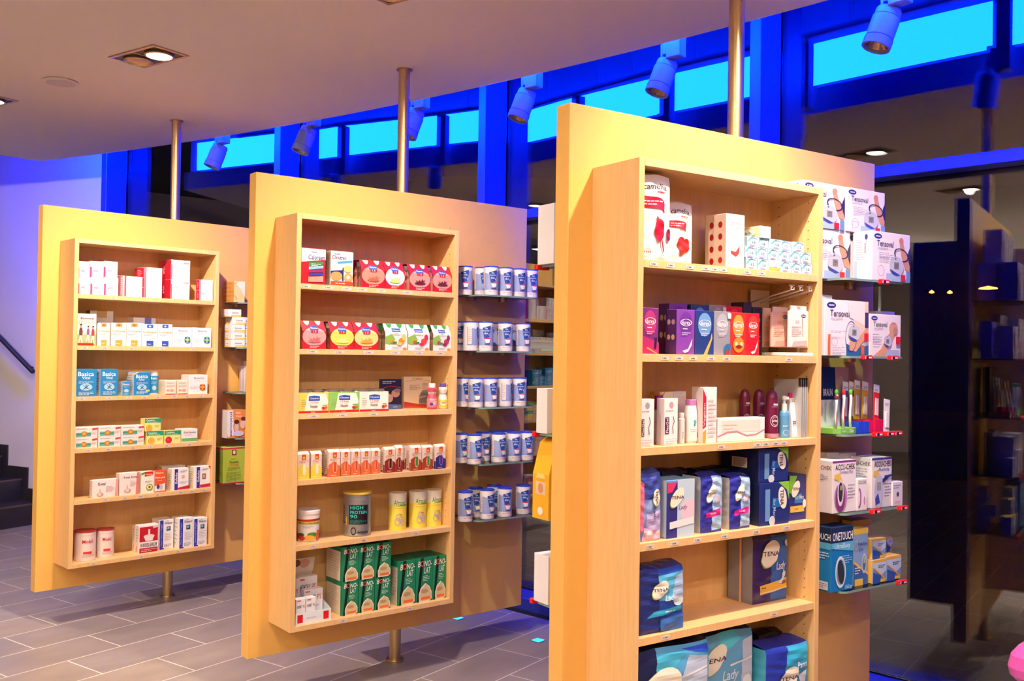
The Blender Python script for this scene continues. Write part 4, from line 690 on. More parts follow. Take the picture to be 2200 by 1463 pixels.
def b_bag(front, cols, w_, d, h, seed=1, handle=False, top=None, name='pack'):
    """soft plastic pack with bulging wrinkled faces"""
    rnd = random.Random(seed); NU, NV = 26, 30; ph = [rnd.uniform(0, 6) for _ in range(8)]
    def bulge(u, v):
        u = min(1, max(0, u)); v = min(1, max(0, v))
        s_ = (4 * u * (1 - u)) ** .45 * (4 * v * (1 - v)) ** .35
        wr = .0012 * (math.sin(v * 34 + ph[0] + 2 * math.sin(u * 5 + ph[1])) + .7 * math.sin(u * 9 + v * 51 + ph[2]) + .6 * math.sin(v * 19 - u * 13 + ph[3])) * (4 * u * (1 - u)) ** .3 * SOFT
        return s_ * d * .07 * SOFT + wr
    SOFT = 1.0
    def topw(u): return h * (1 - .012 * math.sin(PI * 2 * u + ph[4]))
    def fn(u, v, q):
        inset = .05 * d * max(0, v - .93) / .07
        return (w_ * (.5 + (u - .5) * (1 - .02 * (2 * v - 1) ** 4)), inset - bulge(u, v) - q, v * topw(u))
    m = MB()
    for base, f, col_ in (('F', lambda u, v: fn(u, v, 0), cols[0]), ('K', lambda u, v: (fn(1 - u, v, 0)[0], d - fn(1 - u, v, 0)[1], fn(1 - u, v, 0)[2]), cols[0])):
        V = [f(i / NU, j / NV) for j in range(NV + 1) for i in range(NU + 1)]
        m.add(V, [[j * (NU + 1) + i, j * (NU + 1) + i + 1, (j + 1) * (NU + 1) + i + 1, (j + 1) * (NU + 1) + i] for j in range(NV) for i in range(NU)], mat(col_, .28), True)
    for u0, col_, sg in ((0, cols[1], -1), (1, cols[1], 1)):
        V = []
        for j in range(NV + 1):
            a = Vector(fn(u0, j / NV, 0)); b2 = Vector((a.x, d - a.y, a.z))
            for i in range(9): t_ = i / 8; p = a.lerp(b2, t_); p.x += sg * .003 * math.sin(PI * t_) * (1 + .4 * math.sin(j * 1.3 + ph[5])); V.append(p)
        Fc = [[j * 9 + i, j * 9 + i + 1, (j + 1) * 9 + i + 1, (j + 1) * 9 + i] for j in range(NV) for i in range(8)]
        if sg < 0: Fc = [f[::-1] for f in Fc]
        m.add(V, Fc, mat(col_, .28), True)
    V = []
    for i in range(NU + 1):
        a = Vector(fn(i / NU, 1, 0)); b2 = Vector((a.x, d - a.y, a.z))
        for k2 in range(9): t_ = k2 / 8; p = a.lerp(b2, t_); p.z += .008 * math.sin(PI * t_) + .001 * math.sin(i * .9 + k2 + ph[6]); V.append(p)
    m.add(V, [[i * 9 + j, (i + 1) * 9 + j, (i + 1) * 9 + j + 1, i * 9 + j + 1] for i in range(NU) for j in range(8)], mat(cols[2], .25), True)
    m.add([fn(0, 0, 0), fn(1, 0, 0), (fn(1, 0, 0)[0], d, 0), (0, d, 0)], [[3, 2, 1, 0]], cols[0])
    m.art(fn, front, (NU, NV), .0005)
    o = m.build(name)
    if handle:
        m = MB(); pts = [(w_ * .25, d * .5, h), (w_ * .32, d * .45, h + .009), (w_ * .5, d * .4, h + .012), (w_ * .68, d * .45, h + .009), (w_ * .75, d * .5, h)]; m.tube(pts, .003, mat('D8DCE8', .3)); m.build('carry_handle', o)
    return o
ITEMS = [
('carton','cream',0,0.1219,1.815,0.2,0.0671,0.1,0.0916,'white and pink jar carton, lower tier, first in the top shelf, stair-side display','jar cartons'),
('carton','cream',0,0.1218,1.9071,0.192,0.0653,0.1,0.0897,'white and pink jar carton, upper tier, first in the top shelf, stair-side display','jar cartons'),
('carton','cream',0,0.1896,1.815,0.2,0.0747,0.1,0.0963,'white and pink jar carton, lower tier, second in the top shelf, stair-side display','jar cartons'),
('carton','cream',0,0.1896,1.9118,0.192,0.0729,0.1,0.0907,'white and pink jar carton, upper tier, second in the top shelf, stair-side display','jar cartons'),
('carton','cream',0,0.2649,1.815,0.2,0.0782,0.1,0.1015,'white and pink jar carton, lower tier, third in the top shelf, stair-side display','jar cartons'),
('carton','cream',0,0.265,1.917,0.192,0.0763,0.1,0.0915,'white and pink jar carton, upper tier, third in the top shelf, stair-side display','jar cartons'),
('carton','pinkslim',0,0.3577,1.815,0.2,0.0216,0.08,0.1188,'slim pink carton leaning beside two small white boxes, top shelf, stair-side display',None),
('carton','braun',0,0.3737,1.815,0.09,0.0225,0.004,0.1264,'small dark picture leaflet behind the pink carton, top shelf, stair-side display',None),
('carton','erbo',0,0.3839,1.815,0.2,0.0988,0.1,0.0581,'lower of two small white boxes stacked beside the pink carton, top shelf, stair-side display','small white medicine boxes'),
('carton','erbo',0,0.3839,1.8735,0.2,0.0988,0.1,0.0581,'upper of two small white boxes stacked beside the pink carton, top shelf, stair-side display','small white medicine boxes'),
('carton','erbo',0,0.4991,1.815,0.2,0.0998,0.15,0.0583,'lowest of three white boxes stacked with a red flank, top shelf, stair-side display','small white medicine boxes'),
('carton','erbo',0,0.4991,1.8737,0.2,0.0998,0.15,0.0583,'middle of three white boxes stacked with a red flank, top shelf, stair-side display','small white medicine boxes'),
('carton','erbo',0,0.4991,1.9325,0.2,0.0998,0.15,0.0583,'topmost of three white boxes stacked with a red flank, top shelf, stair-side display','small white medicine boxes'),
('carton','erbot',0,0.6529,1.815,0.2,0.1169,0.17,0.1158,'lower of the two largest white and red boxes, top shelf, stair-side display','large white and red boxes'),
('carton','erbot',0,0.6529,1.9312,0.2,0.1169,0.17,0.1158,'upper of the two largest white and red boxes, top shelf, stair-side display','large white and red boxes'),
('carton','erbo',0,0.8347,1.815,0.2,0.0847,0.05,0.0627,'lower of two small white boxes at the window end, top shelf, stair-side display','small white medicine boxes'),
('carton','erbo',0,0.8347,1.8781,0.2,0.0847,0.05,0.0627,'upper of two small white boxes at the window end, top shelf, stair-side display','small white medicine boxes'),
('carton','erbo',0,0.8791,1.815,0.13,0.0458,0.06,0.0626,'lower white box hidden behind the window-end pair, top shelf, stair-side display','small white medicine boxes'),
('carton','erbo',0,0.8791,1.878,0.13,0.0458,0.06,0.0626,'upper white box hidden behind the window-end pair, top shelf, stair-side display','small white medicine boxes'),
('carton','sport',0,0.1195,1.532,0.2,0.1067,0.09,0.176,'carton printed with runners and a red foot strip, second shelf, stair-side display',None),
('carton','hiara',0,0.2402,1.532,0.07,0.1321,0.055,0.2014,'white and brown carton standing behind the runners carton, second shelf, stair-side display',None),
('carton','irog',0,0.2335,1.532,0.2,0.0685,0.06,0.1285,'white carton with gold panels, first of its colour, second shelf, stair-side display','white cartons with gold or blue panels'),
('carton','irog',0,0.3096,1.532,0.2,0.0843,0.08,0.1312,'white carton with gold panels, second of its colour, second shelf, stair-side display','white cartons with gold or blue panels'),
('carton','irog',0,0.3972,1.532,0.2,0.0857,0.08,0.1341,'white carton with gold panels, third of its colour, second shelf, stair-side display','white cartons with gold or blue panels'),
('carton','irob',0,0.4876,1.532,0.2,0.0891,0.08,0.1299,'white carton with blue panels, first of its colour, second shelf, stair-side display','white cartons with gold or blue panels'),
('carton','irob',0,0.5801,1.532,0.2,0.0871,0.08,0.1328,'white carton with blue panels, second of its colour, second shelf, stair-side display','white cartons with gold or blue panels'),
('carton','irolid',0,0.4757,1.532,0.105,0.1332,0.08,0.1689,'white carton with blue lid mark behind the front row, second shelf, stair-side display',None),
('carton','biob',0,0.6709,1.532,0.2,0.118,0.1,0.1164,'white carton with blue flower ring, first of two, second shelf, stair-side display','flower ring cartons'),
('carton','biob',0,0.7925,1.532,0.2,0.1217,0.1,0.1187,'white carton with blue flower ring, second of two, second shelf, stair-side display','flower ring cartons'),
('carton','basica',0,0.1195,1.251,0.2,0.1149,0.1,0.1512,'large blue carton with white lettering against the case side, third shelf, stair-side display','blue mineral cartons'),
('carton','basica',0,0.2551,1.251,0.2,0.0986,0.13,0.151,'large blue carton with pale flank, second in the third shelf, stair-side display','blue mineral cartons'),
('carton','basics',0,0.3798,1.251,0.2,0.0434,0.06,0.0811,'smallest blue carton between larger blue ones, third shelf, stair-side display','blue mineral cartons'),
('carton','basicb',0,0.4445,1.251,0.2,0.0935,0.12,0.1329,'blue carton with a yellow corner and pale flank, third shelf, stair-side display','blue mineral cartons'),
('can','basicc',0,0.6043,1.251,0.1,0.0265,0.2,0.1364,'blue and white tin half hidden behind the yellow-cornered carton, third shelf, stair-side display',None),
('carton','calc',0,0.6325,1.251,0.2,0.0647,0.12,0.0843,'small cream carton with red foot, first of two, third shelf, stair-side display','small cream cartons'),
('carton','calc',0,0.7064,1.251,0.2,0.0652,0.12,0.0836,'small cream carton with red foot, second of two, third shelf, stair-side display','small cream cartons'),
('carton','bioo',0,0.7751,1.251,0.2,0.1211,0.1,0.1157,'white carton with red and orange flower ring, third shelf, stair-side display',None),
('carton','hymo',0,0.1222,0.965,0.2,0.1235,0.09,0.0578,'lower white carton with green band, first column, fourth shelf, stair-side display','white cartons with green bands'),
('carton','hymo',0,0.1222,1.0232,0.2,0.1235,0.09,0.0578,'upper white carton with green band, first column, fourth shelf, stair-side display','white cartons with green bands'),
('carton','hymo',0,0.2496,0.965,0.2,0.1252,0.09,0.0577,'lower white carton with green band, second column, fourth shelf, stair-side display','white cartons with green bands'),
('carton','hymo',0,0.2496,1.0231,0.2,0.1252,0.09,0.0577,'upper white carton with green band, second column, fourth shelf, stair-side display','white cartons with green bands'),
('carton','hymo',0,0.378,0.965,0.2,0.131,0.09,0.0568,'lower white carton with green band, third column, fourth shelf, stair-side display','white cartons with green bands'),
('carton','hymo',0,0.378,1.0222,0.2,0.131,0.09,0.0568,'upper white carton with green band, third column, fourth shelf, stair-side display','white cartons with green bands'),
('carton','cvit',0,0.526,0.965,0.2,0.1008,0.06,0.0752,'yellow carton with orange slice, lower one, fourth shelf, stair-side display','yellow vitamin cartons'),
('carton','cvit',0,0.5138,1.0409,0.2,0.0954,0.06,0.0737,'yellow carton with orange slice lying on top, fourth shelf, stair-side display','yellow vitamin cartons'),
('carton','cviti',0,0.6332,0.965,0.2,0.0991,0.06,0.0737,'yellow carton with a raspberry, fourth shelf, stair-side display','yellow vitamin cartons'),
('carton','zink',0,0.7373,0.965,0.2,0.1003,0.09,0.0781,'white carton with green foot band at the window end, fourth shelf, stair-side display',None),
('carton','kwai',0,0.2225,0.683,0.2,0.144,0.04,0.0999,'wide white carton with garlic and pale red edge, fifth shelf, stair-side display','garlic cartons'),
('carton','kwaif',0,0.3732,0.683,0.2,0.1109,0.05,0.1265,'taller white carton with garlic and red edge, fifth shelf, stair-side display','garlic cartons'),
('carton','avoc',0,0.4987,0.683,0.2,0.0761,0.06,0.1249,'white carton with red banner and avocado, fifth shelf, stair-side display',None),
('carton','herz',0,0.5789,0.683,0.2,0.0688,0.07,0.1246,'orange and white carton beside the avocado carton, fifth shelf, stair-side display',None),
('carton','redbrown',0,0.667,0.683,0.1,0.1475,0.08,0.1354,'wide cream and dark red carton behind the others, fifth shelf, stair-side display',None),
('carton','gelenk',0,0.6821,0.683,0.2,0.1049,0.07,0.1296,'white carton with violet spine and hand picture, fifth shelf, stair-side display','violet spine cartons'),
('carton','gelenkb',0,0.8211,0.683,0.2,0.1032,0.095,0.1315,'white carton with violet spine and brown picture at window end, fifth shelf, stair-side display','violet spine cartons'),
('can','mobi',0,0.2158,0.3363,0.13,0.0568,0.15,0.1645,'wide pink tin with red lid against the case side, bottom shelf, stair-side display','pink tins'),
('can','mobi',0,0.3318,0.3363,0.12,0.0475,0.1,0.1586,'narrower pink tin with red lid, second in the bottom shelf, stair-side display','pink tins'),
('carton','kiesel',0,0.493,0.3363,0.2,0.1158,0.06,0.1628,'red and white carton with a steaming glass, bottom shelf, stair-side display',None),
('carton','kiesel',0,0.5024,0.3363,0.125,0.119,0.04,0.1511,'second red and white carton hidden behind the first, bottom shelf, stair-side display',None),
('carton','silapur',0,0.6333,0.3363,0.155,0.0865,0.1,0.1739,'tall white carton with blue stripe, first of three, bottom shelf, stair-side display','tall blue striped cartons'),
('carton','silapur',0,0.7331,0.3363,0.2,0.0877,0.1,0.1779,'tall white carton with blue stripe, second of three, bottom shelf, stair-side display','tall blue striped cartons'),
('carton','silapur',0,0.8245,0.3363,0.2,0.0866,0.1,0.1677,'tall white carton with blue stripe, third of three, bottom shelf, stair-side display','tall blue striped cartons'),
('carton','kraft',0,1.0774,1.818,0.17,0.0732,0.14,0.1308,'craft paper coloured carton on the top glass shelf, stair-side display',None),
('carton','lames',0,1.0699,1.536,0.16,0.0944,0.09,0.047,'white and yellow carton, tier one of the stack, second glass shelf, stair-side display','white and yellow lozenge cartons'),
('carton','lames',0,1.0689,1.5835,0.16,0.0944,0.09,0.047,'white and yellow carton, tier two of the stack, second glass shelf, stair-side display','white and yellow lozenge cartons'),
('carton','lames',0,1.0679,1.631,0.16,0.0944,0.09,0.047,'white and yellow carton, tier three of the stack, second glass shelf, stair-side display','white and yellow lozenge cartons'),
('carton','lames',0,1.0757,1.6785,0.16,0.0916,0.09,0.047,'white and yellow carton, tier four of the stack, second glass shelf, stair-side display','white and yellow lozenge cartons'),
('carton','lames',0,1.0456,1.726,0.16,0.0892,0.09,0.047,'white and yellow carton, tier five of the stack, second glass shelf, stair-side display','white and yellow lozenge cartons'),
('carton','lames',0,1.155,1.536,0.15,0.047,0.08,0.047,'white and yellow carton, tier one of the narrow stack, second glass shelf, stair-side display','white and yellow lozenge cartons'),
('carton','lames',0,1.155,1.5835,0.15,0.047,0.08,0.047,'white and yellow carton, tier two of the narrow stack, second glass shelf, stair-side display','white and yellow lozenge cartons'),
('carton','lames',0,1.155,1.631,0.15,0.047,0.08,0.047,'white and yellow carton, tier three of the narrow stack, second glass shelf, stair-side display','white and yellow lozenge cartons'),
('carton','lames',0,1.155,1.6785,0.15,0.047,0.08,0.047,'white and yellow carton, tier four of the narrow stack, second glass shelf, stair-side display','white and yellow lozenge cartons'),
('bottle','redcap',0,1.13,1.536,0.05,0.02,0,0.12,'small brown bottle with red cap behind the cartons, second glass shelf, stair-side display',None),
('carton','folder',0,1.2,1.253,0.17,0.15,0.03,0.165,'pale lilac upright carton, number one from the shelf edge, third glass shelf, stair-side display','pale lilac upright cartons'),
('carton','folder',0,1.2,1.253,0.134,0.15,0.03,0.165,'pale lilac upright carton, number two from the shelf edge, third glass shelf, stair-side display','pale lilac upright cartons'),
('carton','folder',0,1.2,1.253,0.098,0.15,0.03,0.165,'pale lilac upright carton, number three from the shelf edge, third glass shelf, stair-side display','pale lilac upright cartons'),
('carton','folder',0,1.2,1.253,0.062,0.15,0.03,0.165,'pale lilac upright carton, number four from the shelf edge, third glass shelf, stair-side display','pale lilac upright cartons'),
('carton','flatbox',0,1.23,1.4184999999999999,0.15,0.12,0.12,0.03,'flat pinkish carton lying on the lilac cartons, third glass shelf, stair-side display',None),
('carton','sanostol',0,1.0476,0.97,0.17,0.1251,0.08,0.1744,'orange and white carton with vertical violet lettering, fourth glass shelf, stair-side display',None),
('carton','floradix',0,1.0197,0.69,0.18,0.1522,0.13,0.2248,'large lime green carton with crimson edges, lowest glass shelf, stair-side display',None),
('carton','caloreen',1,0.1277,1.815,0.2,0.1158,0.09,0.1582,'red and white oval tin printed with stripes, top shelf, middle display',None),
('carton','clincan',1,0.2693,1.815,0.2,0.1123,0.09,0.1549,'white tin-shaped carton with bowls of soup, top shelf, middle display',None),
('four','choc',1,0.4263,1.815,0.2,0.1211,0.11,0.1317,'red four-bottle pack with cocoa pink, first pack in the top shelf, middle display','red four-bottle packs'),
('four','van',1,0.5495,1.815,0.2,0.1054,0.11,0.1317,'red four-bottle pack with yellow splash, second pack in the top shelf, middle display','red four-bottle packs'),
('four','dark',1,0.6809,1.815,0.2,0.1169,0.11,0.1292,'red four-bottle pack with dark brown splash, third pack in the top shelf, middle display','red four-bottle packs'),
('four','dark',1,0.812,1.815,0.2,0.1129,0.11,0.1303,'red four-bottle pack with dark brown splash, fourth pack in the top shelf, middle display','red four-bottle packs'),
('four','berry',1,0.1388,1.532,0.2,0.1135,0.11,0.1271,'red four-bottle pack with pale pink splash, second shelf, middle display','red four-bottle packs'),
('four','van2',1,0.2741,1.532,0.2,0.1176,0.11,0.127,'red four-bottle pack with yellow splash, second shelf, middle display','red four-bottle packs'),
('four','apri',1,0.3937,1.532,0.2,0.124,0.11,0.1269,'red four-bottle pack with apricot splash, second shelf, middle display','red four-bottle packs'),
('four','wor',1,0.5551,1.532,0.2,0.1206,0.11,0.1272,'white four-bottle pack with orange fruit and green caps, second shelf, middle display','white four-bottle packs'),
('four','wred',1,0.6792,1.532,0.2,0.1205,0.11,0.1273,'white four-bottle pack with red melon fruit and green caps, second shelf, middle display','white four-bottle packs'),
('four','wber',1,0.8206,1.532,0.2,0.1043,0.11,0.1274,'white four-bottle pack with purple berries and green caps, second shelf, middle display','white four-bottle packs'),
('soup','E8DC5A',1,0.1263,1.251,0.2,0.1436,0.12,0.0995,'yellow four-jar soup pack, third shelf, middle display','four-jar soup packs'),
('soup','8ACB5A',1,0.273,1.251,0.2,0.1488,0.12,0.1005,'green four-jar soup pack, third shelf, middle display','four-jar soup packs'),
('soup','F0EAE0',1,0.4251,1.251,0.2,0.1515,0.12,0.1004,'white four-jar soup pack, third shelf, middle display','four-jar soup packs'),
('book','dark',1,0.5978,1.251,0.09,0.1173,0.012,0.1426,'dark booklet with two faces standing at the back, third shelf, middle display',None),
('book','beige',1,0.7326,1.251,0.085,0.1564,0.025,0.1543,'thick beige booklet with a person in a checked shirt, third shelf, middle display',None),
('bottle','redd',1,0.8387,1.251,0.17,0.0251,0.1,0.1237,'red drink bottle with white cap, third shelf, middle display',None),
('bottle','yell',1,0.9015,1.251,0.17,0.023,0.1,0.125,'yellow drink bottle with purple cap, third shelf, middle display',None),
('brick','F2D84A,F6F0C8,F4E490',1,0.1278,0.965,0.2,0.0552,0.04,0.1194,'yellow drink carton, first of two, fourth shelf, middle display','small drink cartons'),
('brick','F2D84A,F6F0C8,F4E490',1,0.1919,0.965,0.2,0.0509,0.04,0.1189,'yellow drink carton, second of two, fourth shelf, middle display','small drink cartons'),
('brick','E8703A,D8502A,F0B48A',1,0.276,0.965,0.2,0.057,0.04,0.1213,'orange drink carton, first in the orange row, fourth shelf, middle display','small drink cartons'),
('brick','E8703A,D8502A,F0B48A',1,0.3375,0.965,0.2,0.0475,0.04,0.1198,'orange drink carton, second in the orange row, fourth shelf, middle display','small drink cartons'),
('brick','E8703A,D8502A,F0B48A',1,0.3896,0.965,0.2,0.0466,0.04,0.1186,'orange drink carton, third in the orange row, fourth shelf, middle display','small drink cartons'),
('brick','E8703A,D8502A,F0B48A',1,0.4409,0.965,0.2,0.0482,0.04,0.1174,'orange drink carton, fourth in the orange row, fourth shelf, middle display','small drink cartons'),
('brick','E8703A,D8502A,F0B48A',1,0.493,0.965,0.2,0.0464,0.04,0.1162,'orange drink carton, fifth in the orange row, fourth shelf, middle display','small drink cartons'),
('brick','8A2A1E,4A1210,D8A078',1,0.5627,0.965,0.2,0.056,0.04,0.1183,'dark brown drink carton, first of two, fourth shelf, middle display','small drink cartons'),
('brick','8A2A1E,4A1210,D8A078',1,0.6226,0.965,0.2,0.0376,0.04,0.1232,'dark brown drink carton, second of two, fourth shelf, middle display','small drink cartons'),
('brick','A8401E,3A9A3A,F0B890',1,0.7048,0.965,0.2,0.0592,0.04,0.1194,'drink carton with green stripe, first of two, fourth shelf, middle display','small drink cartons'),
('brick','A8401E,3A9A3A,F0B890',1,0.7718,0.965,0.2,0.0566,0.04,0.1169,'drink carton with green stripe, second of two, fourth shelf, middle display','small drink cartons'),
('brick','3A2A7A,4A3A8A,8A7AC0',1,0.8454,0.965,0.2,0.0578,0.04,0.1179,'purple drink carton at the window end, fourth shelf, middle display','small drink cartons'),
('brick','E8703A,D8502A,F0B48A',1,0.2902,0.965,0.14,0.0431,0.04,0.1135,'drink carton standing behind the first orange carton, fourth shelf, middle display','small drink cartons'),
('brick','8A2A1E,4A1210,D8A078',1,0.6606,0.965,0.14,0.0436,0.04,0.1168,'drink carton standing behind the dark brown cartons, fourth shelf, middle display','small drink cartons'),
('brick','A8401E,3A9A3A,F0B890',1,0.7092,0.965,0.14,0.0487,0.04,0.112,'drink carton standing behind the green striped pair, fourth shelf, middle display','small drink cartons'),
('can','malto',1,0.2183,0.683,0.13,0.0494,0,0.1385,'white and red tub with fruit and vegetables, fifth shelf, middle display',None),
('can','hp90',1,0.463,0.683,0.13,0.0649,-0.1,0.199,'big silver tin with black label and yellow lid, fifth shelf, middle display',None),
('can','almased',1,0.6799,0.683,0.13,0.0413,0.1,0.1751,'yellow and cream tin, first of three, fifth shelf, middle display','yellow and cream tins'),
('can','almased',1,0.7938,0.683,0.13,0.042,0.25,0.1736,'yellow and cream tin, second of three, fifth shelf, middle display','yellow and cream tins'),
('can','almased',1,0.8809,0.683,0.13,0.0426,0.4,0.1734,'yellow and cream tin, third of three, fifth shelf, middle display','yellow and cream tins'),
('carton','bono',1,0.3601,0.3363,0.19,0.0813,0.15,0.1521,'green baking packet, lower tier, first column, taller stack, bottom shelf, middle display','green packets'),
('carton','bono',1,0.3571,0.4889,0.19,0.0837,0.15,0.1544,'green baking packet, upper tier, first column, taller stack, bottom shelf, middle display','green packets'),
('carton','bono',1,0.4451,0.3363,0.19,0.0808,0.15,0.1499,'green baking packet, lower tier, second column, taller stack, bottom shelf, middle display','green packets'),
('carton','bono',1,0.442,0.4867,0.19,0.0833,0.15,0.1555,'green baking packet, upper tier, second column, taller stack, bottom shelf, middle display','green packets'),
('carton','bono',1,0.5296,0.3363,0.19,0.0828,0.15,0.1492,'green baking packet, lower tier, third column, taller stack, bottom shelf, middle display','green packets'),
('carton','bono',1,0.5266,0.486,0.19,0.0854,0.15,0.1567,'green baking packet, upper tier, third column, taller stack, bottom shelf, middle display','green packets'),
('carton','bono',1,0.6532,0.3363,0.19,0.0948,0.075,0.2064,'green packet in the front row of the single tier, first, bottom shelf, middle display','green packets'),
('carton','bono',1,0.6763,0.3363,0.11,0.0961,0.075,0.2042,'green packet in the rear row of the single tier, first, bottom shelf, middle display','green packets'),
('carton','bono',1,0.7519,0.3363,0.19,0.0929,0.075,0.2078,'green packet in the front row of the single tier, second, bottom shelf, middle display','green packets'),
('carton','bono',1,0.7763,0.3363,0.11,0.0941,0.075,0.2059,'green packet in the rear row of the single tier, second, bottom shelf, middle display','green packets'),
('carton','bono',1,0.847,0.3363,0.19,0.0779,0.075,0.2071,'green packet in the front row of the single tier, third, bottom shelf, middle display','green packets'),
('carton','bono',1,0.8727,0.3363,0.11,0.0522,0.075,0.2054,'green packet in the rear row of the single tier, third, bottom shelf, middle display','green packets'),
('tray','',1,0.128,0.3363,0.205,0.17,0.16,0.05,'white counter display tray with two red squares, bottom shelf, middle display',None),
('carton','meml',1,0.134,0.3403,0.196,0.045,0.035,0.105,'small white upright box, first in the tray, bottom shelf, middle display','white boxes in the tray'),
('carton','meml',1,0.182,0.3403,0.196,0.045,0.035,0.105,'small white upright box, second in the tray, bottom shelf, middle display','white boxes in the tray'),
('carton','memory',1,0.2,0.3403,0.14,0.09,0.035,0.125,'wide white box in the tray behind the small ones, bottom shelf, middle display','white boxes in the tray'),
('carton','meml',1,0.135,0.3403,0.1,0.06,0.035,0.17,'tall white box at the back of the tray, first, bottom shelf, middle display','white boxes in the tray'),
('carton','memory',1,0.2,0.3403,0.085,0.09,0.035,0.17,'tall white box at the back of the tray, second, bottom shelf, middle display','white boxes in the tray'),
('bag','cam1',2,0.1255,1.815,0.19,0.122,0.07,0.2669,'tall white packet with red tulip against the case side, top shelf, front display','white packets with red flowers'),
('bag','cam2',2,0.2818,1.815,0.15,0.1024,0.06,0.2003,'shorter white packet with red heart, top shelf, front display','white packets with red flowers'),
('carton','amchk',2,0.4887,1.815,0.2,0.0858,0.055,0.1749,'white carton with red leaf, front one of two dotted cartons, top shelf, front display','dotted white cartons'),
('carton','amchk',2,0.5091,1.815,0.142,0.0882,0.055,0.1802,'dotted white carton behind the one with red leaf, top shelf, front display','dotted white cartons'),
('carton','amchk',2,0.6884,1.815,0.08,0.0465,0.05,0.1621,'dotted carton peeking out behind the small box pile, top shelf, front display','dotted white cartons'),
('carton','ob',2,0.585,1.815,0.2,0.053,0.055,0.038,'small pale box, lowest tier, first in the pile, top shelf, front display','small pale boxes'),
('carton','ob',2,0.641,1.815,0.2,0.053,0.055,0.038,'small pale box, lowest tier, second in the pile, top shelf, front display','small pale boxes'),
('carton','obo',2,0.697,1.815,0.2,0.053,0.055,0.038,'small pale box, lowest tier, third in the pile, top shelf, front display','small pale boxes'),
('carton','ob',2,0.753,1.815,0.2,0.053,0.055,0.038,'small pale box, lowest tier, fourth in the pile, top shelf, front display','small pale boxes'),
('carton','ob',2,0.809,1.815,0.2,0.053,0.055,0.038,'small pale box, lowest tier, fifth in the pile, top shelf, front display','small pale boxes'),
('carton','ob',2,0.865,1.815,0.2,0.053,0.055,0.038,'small pale box, lowest tier, sixth in the pile, top shelf, front display','small pale boxes'),
('carton','ob',2,0.583,1.8535,0.196,0.053,0.052,0.038,'small pale box, second tier, first in the pile, top shelf, front display','small pale boxes'),
('carton','ob',2,0.639,1.8535,0.196,0.053,0.052,0.038,'small pale box, second tier, second in the pile, top shelf, front display','small pale boxes'),
('carton','ob',2,0.695,1.8535,0.196,0.053,0.052,0.038,'small pale box, second tier, third in the pile, top shelf, front display','small pale boxes'),
('carton','ob',2,0.751,1.8535,0.196,0.053,0.052,0.038,'small pale box, second tier, fourth in the pile, top shelf, front display','small pale boxes'),
('carton','ob',2,0.807,1.8535,0.196,0.053,0.052,0.038,'small pale box, second tier, fifth in the pile, top shelf, front display','small pale boxes'),
('carton','ob',2,0.863,1.8535,0.196,0.053,0.052,0.038,'small pale box, second tier, sixth in the pile, top shelf, front display','small pale boxes'),
('carton','ob',2,0.6,1.892,0.19,0.055,0.08,0.034,'small pale box, third tier, first in the pile, top shelf, front display','small pale boxes'),
('carton','ob',2,0.658,1.892,0.18,0.055,0.08,0.034,'small pale box, third tier, second in the pile, top shelf, front display','small pale boxes'),
('carton','ob',2,0.716,1.892,0.19,0.055,0.08,0.034,'small pale box, third tier, third in the pile, top shelf, front display','small pale boxes'),
('carton','ob',2,0.774,1.892,0.18,0.055,0.08,0.034,'small pale box, third tier, fourth in the pile, top shelf, front display','small pale boxes'),
('carton','ob',2,0.832,1.892,0.19,0.055,0.08,0.034,'small pale box, third tier, fifth in the pile, top shelf, front display','small pale boxes'),
('carton','oby',2,0.668,1.9265,0.185,0.052,0.105,0.04,'pale box with green and yellow flank crowning the pile, top shelf, front display','small pale boxes'),
('carton','d_pink',2,0.1391,1.532,0.19,0.0686,0.045,0.1401,'pink and violet upright box against the case side, second shelf, front display','upright hanging boxes'),
('carton','d_vio',2,0.2798,1.532,0.195,0.0778,0.05,0.14,'bright violet upright box with oval print, front row, second shelf, front display','upright hanging boxes'),
('carton','d_blue',2,0.3604,1.532,0.195,0.0824,0.05,0.1401,'blue upright box with oval print, front row, second shelf, front display','upright hanging boxes'),
('carton','d_grey',2,0.444,1.532,0.195,0.0744,0.05,0.1404,'grey upright box with oval print, front row, second shelf, front display','upright hanging boxes'),
('carton','d_oran',2,0.5197,1.532,0.195,0.0725,0.05,0.1396,'orange and red upright box with oval print, front row, second shelf, front display','upright hanging boxes'),
('carton','d_red',2,0.5939,1.532,0.195,0.0638,0.05,0.1397,'plain red upright box with oval print, front row, second shelf, front display','upright hanging boxes'),
('carton','d_vio',2,0.3098,1.532,0.13,0.0792,0.05,0.1624,'violet upright box with hang tab, rear row, second shelf, front display','upright hanging boxes'),
('carton','d_blue',2,0.4059,1.532,0.13,0.0793,0.05,0.1625,'blue upright box with hang tab, rear row, second shelf, front display','upright hanging boxes'),
('carton','d_grey',2,0.4898,1.532,0.13,0.0749,0.05,0.1651,'white and grey upright box with hang tab, rear row, second shelf, front display','upright hanging boxes'),
('carton','d_red',2,0.5671,1.532,0.13,0.0794,0.05,0.1634,'red upright box with hang tab, rear row, second shelf, front display','upright hanging boxes'),
('carton','darkpack',2,0.6861,1.532,0.1,0.04,0.06,0.1825,'first dark narrow box behind the red boxes, second shelf, front display','dark narrow boxes'),
('carton','darkpack',2,0.7319,1.532,0.1,0.0487,0.06,0.1679,'second dark narrow box behind the red boxes, second shelf, front display','dark narrow boxes'),
('hookstand','',2,0.786,1.532,0.205,0.138,0.19,0.0,'white hook stand carrying pale packets, second shelf, front display',None),
('hang','p',2,0.7959,1.562,0.09,0.0473,0.012,0.138,'salmon packet hanging at the back of the hook stand, second shelf, front display','packets on the hook stand'),
